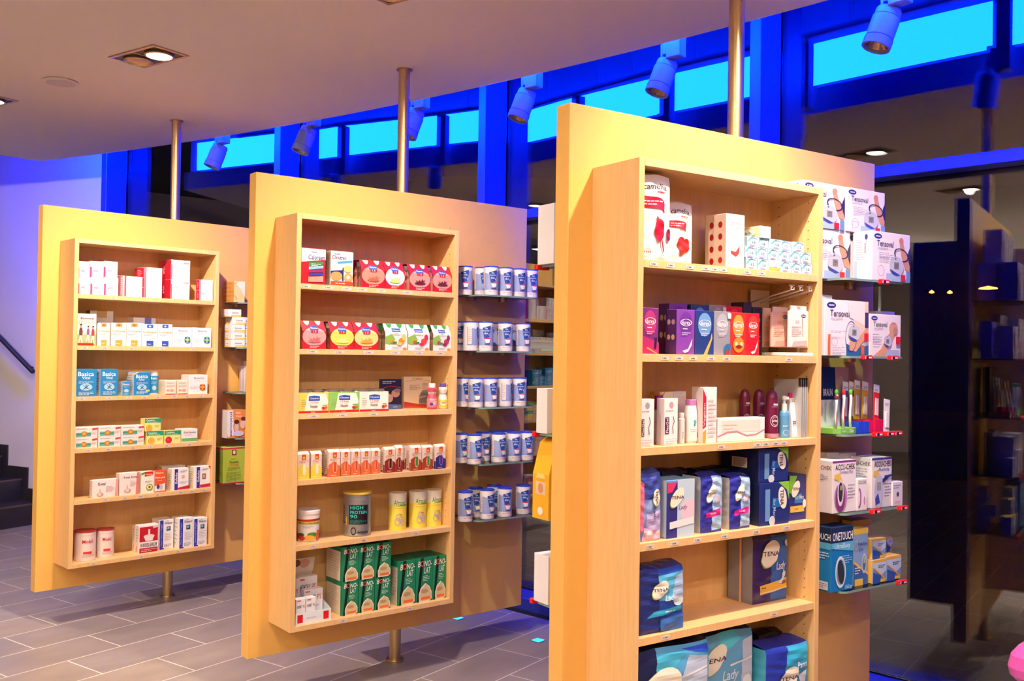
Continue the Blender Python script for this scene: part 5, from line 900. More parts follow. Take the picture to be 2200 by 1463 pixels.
('hang','p',2,0.7725,1.562,0.15,0.093,0.012,0.1394,'pale pink packet hanging in the middle of the hook stand, second shelf, front display','packets on the hook stand'),
('hang','w',2,0.8209,1.562,0.185,0.1011,0.012,0.1444,'whitish pink packet hanging in front of the hook stand, second shelf, front display','packets on the hook stand'),
('carton','flexc',2,0.1292,1.251,0.2,0.0568,0.035,0.1441,'slim white carton with grey oval against the case side, third shelf, front display','slim white cartons'),
('carton','flexcb',2,0.2327,1.251,0.195,0.0571,0.035,0.1442,'slim white carton with pink oval, third shelf, front display','slim white cartons'),
('bottle','flexb',2,0.2787,1.251,0.12,0.0145,0,0.151,'white bottle with big purple cap between two slim cartons, third shelf, front display',None),
('bottle','smallb',2,0.3298,1.251,0.17,0.0101,0,0.0967,'small white bottle beside the lotion bottle, third shelf, front display',None),
('bottle','lotion',2,0.3742,1.251,0.165,0.0216,0.1,0.1388,'white lotion bottle with a turquoise bird, third shelf, front display',None),
('carton','kraft',2,0.3212,1.251,0.08,0.0581,0.05,0.1589,'orange striped box at the back, third shelf, front display',None),
('carton','widew',2,0.3912,1.251,0.07,0.057,0.05,0.1597,'greyish teal box at the back, third shelf, front display',None),
('carton','vagisan',2,0.3927,1.251,0.2,0.0629,0.05,0.1778,'tall white carton with red vertical stripe, third shelf, front display',None),
('carton','widew',2,0.4702,1.251,0.19,0.225,0.05,0.0758,'long low white carton with a pink wavy line, third shelf, front display',None),
('bottle','play',2,0.7296,1.251,0.07,0.0192,0.1,0.1653,'dark red dome-topped bottle, first from the tall white carton, third shelf, front display','dark red bottles'),
('bottle','play',2,0.7848,1.251,0.085,0.0201,0.1,0.1641,'dark red dome-topped bottle, second from the tall white carton, third shelf, front display','dark red bottles'),
('bottle','play',2,0.7698,1.251,0.155,0.022,0.1,0.1642,'dark red dome-topped bottle, standing in front, third shelf, front display','dark red bottles'),
('bottle','bluep',2,0.8223,1.251,0.165,0.0182,0,0.1453,'blue pump bottle beside the dark red bottle, third shelf, front display',None),
('hang','g',2,0.9005,1.251,0.04,0.0244,0.012,0.164,'grey green blister card at the back, third shelf, front display',None),
('hang','m',2,0.8482,1.251,0.185,0.0608,0.02,0.1556,'white and magenta packet leaning, third shelf, front display',None),
('hang','s',2,0.868,1.251,0.2,0.0022,0.12,0.2,'thin silver card, first of four standing edge on, third shelf, front display','thin silver cards'),
('hang','s',2,0.881,1.251,0.198,0.0022,0.12,0.2,'thin silver card, second of four standing edge on, third shelf, front display','thin silver cards'),
('hang','s',2,0.894,1.251,0.196,0.0022,0.12,0.2,'thin silver card, third of four standing edge on, third shelf, front display','thin silver cards'),
('hang','s',2,0.907,1.251,0.194,0.0022,0.12,0.2,'thin silver card, fourth of four standing edge on, third shelf, front display','thin silver cards'),
('bag','t_lilac',2,0.1333,0.965,0.195,0.0865,0.08,0.2074,'tall pink and violet pack against the case side, fourth shelf, front display','soft pads packs'),
('carton','t_box',2,0.242,0.965,0.2,0.1176,0.09,0.178,'light blue carton with pink corner and oval logo, fourth shelf, front display',None),
('bag','t_a',2,0.397,0.965,0.19,0.0964,0.085,0.182,'crinkled blue pack with magenta label, first of two, fourth shelf, front display','soft pads packs'),
('bag','t_a',2,0.529,0.965,0.19,0.0973,0.085,0.1718,'crinkled blue pack with magenta label, second of two, fourth shelf, front display','soft pads packs'),
('carton','t_men',2,0.6631,0.965,0.2,0.1467,0.17,0.1417,'dark blue carton lying sideways, lower of two, fourth shelf, front display','dark blue cartons'),
('carton','t_men',2,0.6631,1.1081,0.195,0.1467,0.17,0.1129,'dark blue carton lying sideways, upper of two, fourth shelf, front display','dark blue cartons'),
('carton','t_menf',2,0.8358,0.965,0.18,0.0891,0.1,0.1553,'dark blue carton with yellow stripe at the window end, fourth shelf, front display','dark blue cartons'),
('bag','t_dk',2,0.33,0.965,0.085,0.115,0.07,0.1888,'dark pack behind the light blue carton, fourth shelf, front display','dark packs at the back'),
('bag','t_dk',2,0.4939,0.965,0.075,0.1604,0.06,0.1835,'dark pack behind the crinkled blue packs, fourth shelf, front display','dark packs at the back'),
('bag','t_teal',2,0.1397,0.683,0.195,0.1809,0.1,0.1963,'blue pack with teal band against the case side, fifth shelf, front display','soft pads packs'),
('bag','t_gold',2,0.7115,0.683,0.13,0.1756,0.11,0.232,'violet pack with yellow band and rubber strap, fifth shelf, front display','soft pads packs'),
('bag','t_big1',2,0.1263,0.3363,0.2,0.3062,0.14,0.2989,'largest blue pack with big white oval logo, bottom shelf, front display','large soft packs'),
('bag','t_big2',2,0.4666,0.3363,0.15,0.2261,0.13,0.2856,'tallest pale blue pack, half behind the largest, bottom shelf, front display','large soft packs'),
('bag','t_big3',2,0.7025,0.3363,0.2,0.2164,0.12,0.2125,'turquoise and blue pack at the window end, bottom shelf, front display','large soft packs'),
('bag','t_dk2',2,0.7963,0.3363,0.09,0.1226,0.07,0.2219,'black pack standing at the back, bottom shelf, front display','large soft packs'),
('carton','tens1',2,1.0,1.818,0.12,0.236,0.083,0.182,'white arm monitor carton, lower tier, half behind the case, top glass shelf, front display','monitor cartons'),
('carton','tens1',2,1.257,1.818,0.2,0.236,0.083,0.182,'white arm monitor carton, lower tier, standing forward, top glass shelf, front display','monitor cartons'),
('carton','tens1',2,1.245,1.818,0.105,0.236,0.083,0.182,'white arm monitor carton, lower tier, hidden rear one, top glass shelf, front display','monitor cartons'),
('carton','tens1',2,0.964,2.0005,0.12,0.236,0.083,0.165,'white arm monitor carton, upper tier, next to the case, top glass shelf, front display','monitor cartons'),
('carton','tens1',2,1.205,2.0005,0.125,0.236,0.083,0.165,'white arm monitor carton, upper tier, outer one, top glass shelf, front display','monitor cartons'),
('carton','tens2',2,1.0137,1.536,0.18,0.2548,0.06,0.2009,'large white monitor carton with arm cuff picture, second glass shelf, front display','monitor cartons'),
('carton','tens3',2,1.2749,1.536,0.18,0.1944,0.07,0.1579,'smaller white monitor carton with wrist picture, second glass shelf, front display','monitor cartons'),
('carton','tens1',2,0.985,1.536,0.09,0.19,0.06,0.225,'tall white carton hidden behind the large monitor carton, second glass shelf, front display','monitor cartons'),
('carton','accut',2,1.431,1.536,0.1,0.1187,0.06,0.1764,'flat white carton behind the wrist monitor carton, second glass shelf, front display',None),
('carton','braun',2,1.1486,1.253,0.06,0.1685,0.03,0.2396,'dark blue card with a smiling face at the back, third glass shelf, front display',None),
('brushstand','',2,1.09,1.253,0.175,0.135,0.09,0.02,'green stand holding toothbrushes, third glass shelf, front display',None),
('brush','8A2A4A',2,1.104,1.274,0.165,0.006,0.01,0.12,'toothbrush with wine red head, first in the green stand, third glass shelf, front display','toothbrushes in the green stand'),
('brush','5AB83A',2,1.126,1.274,0.15,0.006,0.01,0.14,'toothbrush with green head, second in the green stand, third glass shelf, front display','toothbrushes in the green stand'),
('brush','D8283A',2,1.148,1.274,0.165,0.006,0.01,0.14,'toothbrush with red head, third in the green stand, third glass shelf, front display','toothbrushes in the green stand'),
('brush','5A5AC8',2,1.166,1.274,0.15,0.006,0.01,0.14,'toothbrush with violet head, fourth in the green stand, third glass shelf, front display','toothbrushes in the green stand'),
('brush','5AB83A',2,1.188,1.274,0.165,0.006,0.01,0.14,'toothbrush with green head, fifth in the green stand, third glass shelf, front display','toothbrushes in the green stand'),
('brush','5AB83A',2,1.208,1.274,0.15,0.006,0.01,0.14,'toothbrush with green head, sixth in the green stand, third glass shelf, front display','toothbrushes in the green stand'),
('cup','2A4AC8',2,1.235,1.253,0.12,0.026,0.026,0.04,'small blue card holder, first from the toothbrush stand, rear row, third glass shelf, front display','small card holders'),
('cup','2A4AC8',2,1.262,1.253,0.13,0.026,0.026,0.04,'small blue card holder, second from the toothbrush stand, rear row, third glass shelf, front display','small card holders'),
('cup','1E46D8',2,1.238,1.253,0.165,0.026,0.026,0.04,'small blue card holder, first from the toothbrush stand, front row, third glass shelf, front display','small card holders'),
('cup','1E46D8',2,1.268,1.253,0.17,0.026,0.026,0.04,'small blue card holder, second from the toothbrush stand, front row, third glass shelf, front display','small card holders'),
('cup','E0184A',2,1.298,1.253,0.165,0.026,0.026,0.045,'small red card holder, third from the toothbrush stand, front row, third glass shelf, front display','small card holders'),
('cup','E0184A',2,1.33,1.253,0.17,0.026,0.026,0.045,'small red card holder, fourth from the toothbrush stand, front row, third glass shelf, front display','small card holders'),
('cup','E0184A',2,1.36,1.253,0.165,0.026,0.026,0.045,'small red card holder, fifth from the toothbrush stand, front row, third glass shelf, front display','small card holders'),
('cup','E0184A',2,1.3,1.253,0.125,0.026,0.026,0.045,'small red card holder, third from the toothbrush stand, rear row, third glass shelf, front display','small card holders'),
('cup','E0184A',2,1.332,1.253,0.125,0.026,0.026,0.045,'small red card holder, fourth from the toothbrush stand, rear row, third glass shelf, front display','small card holders'),
('cup','E0184A',2,1.364,1.253,0.125,0.026,0.026,0.045,'small red card holder, fifth from the toothbrush stand, rear row, third glass shelf, front display','small card holders'),
('card','4A5A8A',2,1.225,1.2935,0.1,0.036,0.006,0.15,'narrow blister card, slate blue, leaning above the card holders, third glass shelf, front display','leaning blister cards'),
('card','8A2A2A',2,1.264,1.2935,0.1,0.036,0.006,0.15,'narrow blister card, dark red, leaning above the card holders, third glass shelf, front display','leaning blister cards'),
('card','C8A02A',2,1.29,1.2985,0.105,0.036,0.006,0.15,'narrow blister card, mustard, leaning above the card holders, third glass shelf, front display','leaning blister cards'),
('card','D8B02A',2,1.318,1.2985,0.12,0.036,0.006,0.145,'narrow blister card, yellow, leaning above the card holders, third glass shelf, front display','leaning blister cards'),
('card','E02420',2,1.345,1.2985,0.15,0.036,0.006,0.135,'narrow blister card, bright red, leaning above the card holders, third glass shelf, front display','leaning blister cards'),
('card','F0ECEE',2,1.39,1.253,0.165,0.036,0.006,0.125,'narrow blister card, white, leaning above the card holders, third glass shelf, front display','leaning blister cards'),
('carton','accu1',2,1.0679,0.97,0.18,0.136,0.09,0.1879,'large white carton with purple swirl and meter, fourth glass shelf, front display','blood sugar meter cartons'),
('carton','accus',2,1.2058,0.97,0.185,0.0577,0.03,0.1153,'small white carton with purple swirl between the large ones, fourth glass shelf, front display',None),
('carton','accu2',2,1.2969,0.97,0.18,0.1249,0.09,0.1867,'large white carton with blue meter, fourth glass shelf, front display','blood sugar meter cartons'),
('carton','lancet',2,1.4208,0.97,0.185,0.064,0.04,0.0912,'smallest white carton at the outer end, fourth glass shelf, front display',None),
('carton','accut',2,1.168,0.97,0.08,0.0704,0.04,0.2037,'white box top behind the purple swirl carton, first, fourth glass shelf, front display',None),
('carton','accut',2,1.2411,0.97,0.08,0.1016,0.04,0.1983,'white box top behind the purple swirl carton, second, fourth glass shelf, front display',None),
('carton','onetouch',2,1.0586,0.69,0.185,0.1244,0.075,0.2306,'big blue carton with navy top and black meter, lowest glass shelf, front display',None),
('carton','freest',2,1.2144,0.69,0.165,0.0869,0.06,0.2086,'tall blue and yellow carton beside the navy-topped one, lowest glass shelf, front display',None),
('carton','frees',2,1.3404,0.69,0.07,0.1069,0.05,0.214,'blue and orange carton at the back, lowest glass shelf, front display',None),
('carton','frees',2,1.3095,0.69,0.18,0.0831,0.05,0.0871,'small blue and orange carton, lower tier, first, lowest glass shelf, front display','small blue and orange cartons'),
('carton','frees',2,1.3205,0.7776,0.17,0.0813,0.05,0.075,'small blue and orange carton, upper tier, first, lowest glass shelf, front display','small blue and orange cartons'),
('carton','frees',2,1.3952,0.69,0.18,0.091,0.05,0.0902,'small blue and orange carton, lower tier, second, lowest glass shelf, front display','small blue and orange cartons'),
('carton','frees',2,1.4806,0.7807,0.12000000000000001,0.0394,0.05,0.0551,'small blue and orange carton, upper tier, second, lowest glass shelf, front display','small blue and orange cartons'),
('can','jodie',1,1.1046,1.818,0.06,0.037,-0.15,0.148,'white and blue slimming tin, rear row, first from the case, top glass shelf, middle display','white and blue slimming tins'),
('can','jodie',1,1.2017,1.818,0.07,0.037,0.25,0.148,'white and blue slimming tin, rear row, second from the case, top glass shelf, middle display','white and blue slimming tins'),
('can','jodie',1,1.202,1.818,0.15,0.037,0.15,0.148,'white and blue slimming tin, front row, first from the case, top glass shelf, middle display','white and blue slimming tins'),
('can','jodie',1,1.2948,1.818,0.15,0.037,0.15,0.148,'white and blue slimming tin, front row, second from the case, top glass shelf, middle display','white and blue slimming tins'),
('can','jodie',1,1.3829,1.818,0.15,0.037,0.3,0.148,'white and blue slimming tin, front row, third from the case, top glass shelf, middle display','white and blue slimming tins'),
('can','jodie',1,1.4634,1.818,0.15,0.037,0.25,0.148,'white and blue slimming tin, front row, fourth from the case, top glass shelf, middle display','white and blue slimming tins'),
('can','jodie',1,1.0702,1.536,0.05,0.037,0.2,0.148,'white and blue slimming tin, rear row, first from the case, second glass shelf, middle display','white and blue slimming tins'),
('can','jodie',1,1.0933,1.536,0.13,0.037,1.3,0.148,'white and blue slimming tin, front row, first from the case, second glass shelf, middle display','white and blue slimming tins'),
('can','jodie',1,1.1659,1.536,0.16,0.037,0,0.148,'white and blue slimming tin, front row, second from the case, second glass shelf, middle display','white and blue slimming tins'),
('can','jodie',1,1.3112,1.536,0.055,0.037,0.5,0.148,'white and blue slimming tin, rear row, second from the case, second glass shelf, middle display','white and blue slimming tins'),
('can','jodie',1,1.2994,1.536,0.15,0.037,0.1,0.148,'white and blue slimming tin, front row, third from the case, second glass shelf, middle display','white and blue slimming tins'),
('can','jodie',1,1.435,1.536,0.05,0.037,0.8,0.148,'white and blue slimming tin, rear row, third from the case, second glass shelf, middle display','white and blue slimming tins'),
('can','jodie',1,1.4182,1.536,0.15,0.037,0.3,0.148,'white and blue slimming tin, front row, fourth from the case, second glass shelf, middle display','white and blue slimming tins'),
('can','jodie',1,1.0922,1.253,0.07,0.037,0.5,0.148,'white and blue slimming tin, rear row, first from the case, third glass shelf, middle display','white and blue slimming tins'),
('can','jodie',1,1.1157,1.253,0.15,0.037,0.0,0.148,'white and blue slimming tin, front row, first from the case, third glass shelf, middle display','white and blue slimming tins'),
('can','jodie',1,1.2092,1.253,0.145,0.037,0.4,0.148,'white and blue slimming tin, front row, second from the case, third glass shelf, middle display','white and blue slimming tins'),
('can','jodie',1,1.3163,1.253,0.13,0.037,1.3,0.148,'white and blue slimming tin, front row, third from the case, third glass shelf, middle display','white and blue slimming tins'),
('can','jodie',1,1.4061,1.253,0.14,0.037,0.1,0.148,'white and blue slimming tin, front row, fourth from the case, third glass shelf, middle display','white and blue slimming tins'),
('can','jodie',1,1.0857,0.97,0.07,0.037,0.4,0.148,'white and blue slimming tin, rear row, first from the case, fourth glass shelf, middle display','white and blue slimming tins'),
('can','jodie',1,1.1089,0.97,0.155,0.037,0.5,0.148,'white and blue slimming tin, front row, first from the case, fourth glass shelf, middle display','white and blue slimming tins'),
('can','jodie',1,1.2315,0.97,0.065,0.037,0.3,0.148,'white and blue slimming tin, rear row, second from the case, fourth glass shelf, middle display','white and blue slimming tins'),
('can','jodie',1,1.3209,0.97,0.05,0.037,0.1,0.148,'white and blue slimming tin, rear row, third from the case, fourth glass shelf, middle display','white and blue slimming tins'),
('can','jodie',1,1.2663,0.97,0.15,0.037,0.5,0.148,'white and blue slimming tin, front row, second from the case, fourth glass shelf, middle display','white and blue slimming tins'),
('can','jodie',1,1.4052,0.97,0.05,0.037,0.3,0.148,'white and blue slimming tin, rear row, fourth from the case, fourth glass shelf, middle display','white and blue slimming tins'),
('can','jodie',1,1.3693,0.97,0.145,0.037,0.2,0.148,'white and blue slimming tin, front row, third from the case, fourth glass shelf, middle display','white and blue slimming tins'),
('can','jodie',1,1.45,0.97,0.15,0.037,0.2,0.148,'white and blue slimming tin, front row, fourth from the case, fourth glass shelf, middle display','white and blue slimming tins'),
('can','jodie',1,1.0572,0.69,0.155,0.037,0.3,0.148,'white and blue slimming tin, front row, first from the case, lowest glass shelf, middle display','white and blue slimming tins'),
('can','jodie',1,1.1764,0.69,0.08,0.037,0.1,0.148,'white and blue slimming tin, rear row, first from the case, lowest glass shelf, middle display','white and blue slimming tins'),
('can','jodie',1,1.1934,0.69,0.155,0.037,0.5,0.148,'white and blue slimming tin, front row, second from the case, lowest glass shelf, middle display','white and blue slimming tins'),
('can','jodie',1,1.3086,0.69,0.065,0.037,0.2,0.148,'white and blue slimming tin, rear row, second from the case, lowest glass shelf, middle display','white and blue slimming tins'),
('can','jodie',1,1.3076,0.69,0.155,0.037,0.2,0.148,'white and blue slimming tin, front row, third from the case, lowest glass shelf, middle display','white and blue slimming tins'),
('can','jodie',1,1.4423,0.69,0.14,0.037,0.1,0.148,'white and blue slimming tin, front row, fourth from the case, lowest glass shelf, middle display','white and blue slimming tins'),
]
# ------------------------------------------------------------------ special builders and placement
BAGS = {
 'cam1': ([T('4A3430', 'camelia.', .08, .83, .92, .9), L('D84A4A', 1, .55, .78, .9, .82), P('C81A2A', [(0, .62), (.7, .6), (.78, .56), (.78, .7), (.7, .73), (0, .76)]), L('F4D8D8', 2, .05, .64, .72, .71), E('C41224', .62, .36, .17, .13, 10), P('C41224', [(.5, .46), (.55, .53), (.62, .48)]), P('A80E20', [(.66, .26), (.7, .26), (.8, .12), (.76, .11)]), E('8A0A18', .93, .32, .08, .07)] + [E('D8502A', .06 + .06 * i, .1, .018, .01) for i in range(5)], ('F2ECEC', 'EADFDD', 'E4DAD8')),
 'cam2': ([T('4A3430', 'camelia.', .08, .82, .9, .91), L('D8603A', 1, .5, .76, .88, .8), P('CC2A2A', [(0, .6), (.62, .58), (.7, .54), (.7, .68), (.62, .7), (0, .71)]), L('F4D8D0', 2, .05, .61, .6, .68), E('CC2A20', .5, .34, .16, .11), E('CC2A20', .7, .32, .15, .11), P('CC2A20', [(.34, .32), (.84, .3), (.5, .14)])], ('F0E6DC', 'E8DCD0', 'E4D8CC')),
 't_lilac': ([P('3A4AA0', [(0, .62), (1, .62), (1, 1), (0, 1)]), P('E87AA8', [(0, .1), (.18, .2), (.2, .85), (0, .9)]), P('B8A8DC', [(.2, 0), (1, 0), (1, .45), (.3, .4)]), P('E8B8CC', [(.1, 0), (1, 0), (1, .14), (.2, .2)]), E('F4E0E8', .45, .1, .16, .06), E('F4F0F4', .82, .12, .07, .03), T('4A4A8A', 'Lady', .6, .3, .72, .5, -90, .2)] + [E('8FA63C', .73, .63, .17, .135), E('F3EEDD', .74, .64, .16, .13), T('3A1A34', 'TENA', .68, .54, .8, .74, -90)], ('8AA0DC', '6A7AB8', '3A4AA0')),
 't_a': ([P('2A309A', [(0, 0), (.46, 0), (.5, 1), (0, 1)]), P('A8C8EC', [(.48, .04), (.96, .05), (.98, .98), (.5, 1)]), P('E0289A', [(.2, .26), (.88, .3), (.9, .42), (.2, .36)]), L('F8D0E8', 1, .4, .3, .8, .38), P('E4C8DC', [(.55, .5), (.9, .55), (.8, .66), (.6, .6)]), T('8AA8D0', 'Lady', .56, .48, .9, .58, 0, .3)] + tenaoval(.42, .7, .24, .11, 30), ('3A3AB0', 'C0C0C4', '2A309A')),
 't_dk': ([P('3A6A9A', [(.55, .2), (.9, .2), (.9, .6), (.55, .6)])], ('1A1E3A', '14182E', '10142A')),
 't_dk2': ([E('C8B890', .4, .86, .06, .03), E('A8C070', .3, .72, .1, .02), E('C8B890', .7, .8, .05, .03)], ('14161E', '101218', '0E1018')),
 't_teal': ([P('1E2E78', [(0, 0), (.44, 0), (.4, 1), (0, 1)]), P('5AB8E8', [(.42, .5), (.97, .5), (.98, .92), (.4, .9)]), P('A8C0E8', [(.7, .5), (.98, .4), (.98, .9), (.8, .84)]), P('2E9AC0', [(.14, .25), (.92, .3), (.94, .38), (.3, .34)]), L('C8E8F4', 1, .55, .29, .9, .34), T('E4F0F8', 'Lady', .54, .46, .8, .58, 0, .3), E('D8E4F4', .86, .46, .12, .08), O('D8E4F4', .93, .14, .13, .09, .3), P('3A6AB8', [(.44, 0), (1, 0), (1, .24), (.44, .22)])] + tenaoval(.42, .68, .2, .115, 30), ('2A4AA8', '1E3A8A', '1E2A78')),
 't_gold': ([P('2A62B8', [(.48, 0), (1, 0), (1, 1), (.5, 1)]), P('ECBE4A', [(.18, .15), (.97, .2), (.97, .34), (.18, .26)]), L('8A5A1E', 1, .22, .2, .4, .25), R('8A5A1E', .76, .25, .94, .3), P('F0D8A8', [(.18, .13), (.97, .18), (.97, .21), (.18, .16)]), T('E4ECF8', 'Lady', .62, .44, .92, .6, 0, .3), P('E0E4EC', [(.66, .28), (.78, .26), (.88, .36), (.9, .42), (.84, .42), (.78, .34)]), E('E0E4EC', .85, .4, .05, .05), E('D8E0F0', .93, .87, .04, .05)] + tenaoval(.45, .73, .28, .17, 30), ('3A2860', '8A8A94', '241C40')),
 't_big1': ([P('101A4A', [(0, .0), (.24, 0), (.26, 1), (0, 1)]), P('4ABCE8', [(.24, .4), (.5, .78), (.68, .95), (.25, .95)]), P('BFD0EC', [(.5, .5), (.96, .4), (.97, .84), (.7, .9)]), P('2A50D8', [(.6, .97), (.98, .88), (.98, .97)]), P('F0F0F8', [(.5, .66), (.96, .72), (.96, .74), (.48, .68)]), T('C8E0F4', 'Lady', .46, .2, .8, .36, 0, .3)] + tenaoval(.3, .58, .3, .2, 28), ('5AA8DC', '14205A', '0C1030')),
 't_big2': ([P('5ACAEC', [(.3, .75), (.72, .9), (.6, 1), (.25, 1)]), P('C8D0EC', [(.72, .3), (.97, .3), (.97, .92), (.76, .88)]), P('2A8ACC', [(.2, 0), (.97, .1), (.97, .26), (.3, .2)]), P('F0F4FA', [(.5, .6), (.97, .66), (.97, .68), (.46, .62)]), T('E8F0FA', 'Lady', .32, .42, .66, .56, 0, .3), E('F0F0F4', .85, .4, .1, .07)] + tenaoval(.16, .72, .26, .13, 28), ('6AAEDC', '1A2A6A', '10143A')),
 't_big3': ([P('2436A8', [(0, 0), (.36, 0), (.46, .86), (.5, 1), (0, 1)]), P('3AB8E4', [(.4, .6), (.97, .78), (.98, .97), (.5, .98)]), P('1E90C8', [(.38, .0), (1, 0), (1, .3), (.4, .24)]), T('D8ECF8', 'Pants', .7, .62, .94, .72, 0, .3), P('D4DCEC', [(.72, .52), (.92, .56), (.88, .34), (.82, .26), (.76, .34)])] + tenaoval(.5, .5, .24, .15, 32), ('3AA0D4', '3A9AB8', '2430A0')),
}
FOUR = {'choc': ('C41420', clin('D8907A', 'B06A48', 'C41420')), 'van': ('C41420', clin('C8D4F0', 'F0DC6A', 'C41420')), 'dark': ('B8121E', clin('C89888', '6A1E14', 'B8121E')), 'berry': ('C8182A', clin('E8A0A0', 'D86A70', 'C8182A')),
        'van2': ('C41420', clin('F0D860', 'F4E88A', 'C41420')), 'apri': ('C41420', clin('F4D488', 'E8A04A', 'C41420')), 'wor': ('E8E6EA', clinw('F0902A', 'E8C86A')), 'wred': ('E8E6EA', clinw('E8503A', 'D82A4A')), 'wber': ('E8E6EA', clinw('B83A5A', '8A2A5A'))}
ALB = ('front', 'side')
CAT = {'carton': ('carton', 'box'), 'brick': ('drink_carton', 'drink carton'), 'soup': ('soup_pack', 'soup pack'), 'four': ('bottle_pack', 'bottle pack'), 'can': ('can', 'tin'), 'bottle': ('bottle', 'bottle'), 'bag': ('soft_pack', 'packet'),
       'book': ('booklet', 'booklet'), 'tray': ('display_tray', 'display tray'), 'hookstand': ('hook_stand', 'hook stand'), 'hang': ('packet', 'packet'), 'brushstand': ('brush_stand', 'toothbrush stand'), 'brush': ('toothbrush', 'toothbrush'), 'cup': ('card_holder', 'card holder'), 'card': ('blister_card', 'blister card')}
def special(ty, k, w_, d, h):
    if ty == 'book':
        if k == 'dark':
            m = MB(); m.box(0, 0, 0, w_, d, h, '1E2240', .0008); m.art(lambda u, v, q: (u * w_, -q, v * h), [P('2A1E2A', [(0, 0), (1, 0), (1, .62), (.6, .8), (0, .6)]), L('E8E8F0', 2, .1, .84, .7, .95), P('C83A3A', [(0, .68), (.5, .76), (1, .7), (1, .72), (.5, .78), (0, .7)]), E('C89880', .72, .52, .2, .13), E('D8A890', .42, .36, .18, .14), E('8A7A78', .8, .62, .16, .07), E('C8B8A0', .3, .46, .16, .08), P('4A5A8A', [(.2, 0), (1, 0), (1, .14), (.3, .18)]), L('E8E8F0', 1, .6, .05, .9, .09)])
        else:
            m = MB(); m.box(0, 0, 0, w_, d, h, 'E2CFA8', .0008); m.art(lambda u, v, q: (u * w_, -q, v * h), [P('B83A28', [(0, .02), (.9, .0), (1, .1), (.5, .14), (0, .22)]), L('8A6A5A', 1, .3, .93, .85, .97), P('C87A5A', [(.05, .84), (.5, .9), (.95, .86), (.95, .87), (.5, .915), (.05, .85)]), L('9A8468', 5, .2, .58, .6, .74), E('E0B090', .76, .68, .1, .1), E('B8A898', .76, .76, .11, .05), P('8A8A88', [(.55, .16), (.98, .12), (.98, .5), (.84, .58), (.66, .56), (.56, .4)]), L('5A5A60', 6, .6, .18, .95, .5), P('D8A888', [(.55, .3), (.8, .36), (.8, .4), (.56, .36)])])
        return m.build('booklet')
    if ty == 'tray':
        t_ = .0025; c_ = 'E8EDF4'; m = MB()
        m.box(0, 0, 0, w_, d, t_, c_); m.box(0, 0, t_, w_, t_, h, c_); m.box(0, d - t_, t_, w_, d, h * 2, c_); m.add([(0, 0, t_), (0, d, t_), (0, d, h * 2), (0, 0, h)], [[0, 3, 2, 1]], c_); m.add([(w_, 0, t_), (w_, d, t_), (w_, d, h * 2), (w_, 0, h)], [[0, 1, 2, 3]], c_)
        m.art(lambda u, v, q: (u * w_, -q, v * h), [R('D8101E', .05, .15, .2, .85), R('D8101E', .78, .15, .93, .85), L('B8C8E0', 1, .3, .4, .7, .6)])
        o = m.build('display_tray'); m = MB(); V = [(.005, d - .004, h), (w_ * .8, d - .004, h), (w_ * .95, d - .004, .25), (.005, d - .004, .25)]
        m.add(V + [(x, y + .0015, z) for x, y, z in V], [[0, 1, 2, 3], [7, 6, 5, 4], [0, 3, 7, 4], [1, 5, 6, 2], [2, 6, 7, 3]], 'D8CFC8')
        m.art(lambda u, v, q: (.005 + u * (w_ * (.75 + .2 * v)), d - .004 - q, h + v * (.25 - h)), [R('E8DCD4', 0, .7, 1, 1), E('C8907A', .22, .86, .14, .1), E('D8A08A', .7, .88, .16, .1), E('6A4A40', .45, .9, .12, .08), L('5A5A60', 1, .12, .6, .6, .66), T('D8502A', 'konzentrierter', .05, .5, .75, .58, 0, .2), T('D8502A', 'lernen', .05, .4, .45, .48, 0, .2), T('5A5A60', 'mit PS', .05, .24, .4, .31), R('E0502A', 0, .14, 1, .2)])
        m.build('header_card', o); return o
    if ty == 'hookstand':
        m = MB(); c_ = mat('F4F0F2', .35); m.box(0, 0, 0, w_, d, .012, c_, .002); o = m.build('hook_stand')
        m = MB(); m.box(.02, d - .01, .012, w_ - .02, d - .004, .235, c_, .001); m.build('back_panel', o)
        for x in (.022, .068, .115):
            m = MB(); m.tube([(x, d - .01, .19), (x, .02, .222), (x, .005, .226), (x, .0, .236), (x, .012, .242)], .0028, c_); m.tube([(x - .008, -.001, .226), (x + .008, -.001, .226), (x + .008, -.001, .242), (x - .008, -.001, .242), (x - .008, -.001, .226)], .002, c_); m.build('hook', o)
        return o
    if ty == 'hang':
        m = MB(); cs = {'p': ('E8B8A8', 'F0D0C4', 'D89888'), 'w': ('F4E4E4', 'F8F0F0', 'E8B0B0'), 'g': ('8A9890', 'A8B4A8', 'C8B060'), 'm': ('F4EEF0', 'D8207A', '5A3A50'), 's': ('B8B8BC', 'D8D8DC', '8A8A90')}[k]
        if k == 's': m.box(0, 0, 0, w_, d, h, cs[0], .0004); m.box(-.001, .0, h * .88, w_ + .001, .012, h + .006, '2A2024'); return m.build('packet')
        m.box(0, 0, 0, w_, d, h * .88, cs[0], .003 if d > .01 else .001); m.box(w_ * .08, d * .3, h * .88, w_ * .92, d * .6, h, cs[1])
        if k in 'pw': A_ = [E('3A3468', .72, .86, .13, .05), R('E8E4F4', .62, .85, .82, .87), T(cs[2], 'RR', .3, .66, .5, .74), L(cs[2], 5, .1, .3, .6, .6), P(cs[2], [(.1, .02), (.9, .05), (.9, .2), (.2, .16)]), P('9A7A90', [(.66, .3), (.68, .3), (.64, .84), (.62, .84)])]
        elif k == 'm': A_ = [P('D8207A', [(.55, .0), (1, .0), (1, .95), (.84, .7), (.7, .3)]), P('F4D8E4', [(.72, .2), (.9, .7), (.84, .75), (.7, .3)]), T('5A3A50', 'FF', .05, .3, .3, .42), L('8A7A88', 2, .1, .9, .6, .97)]
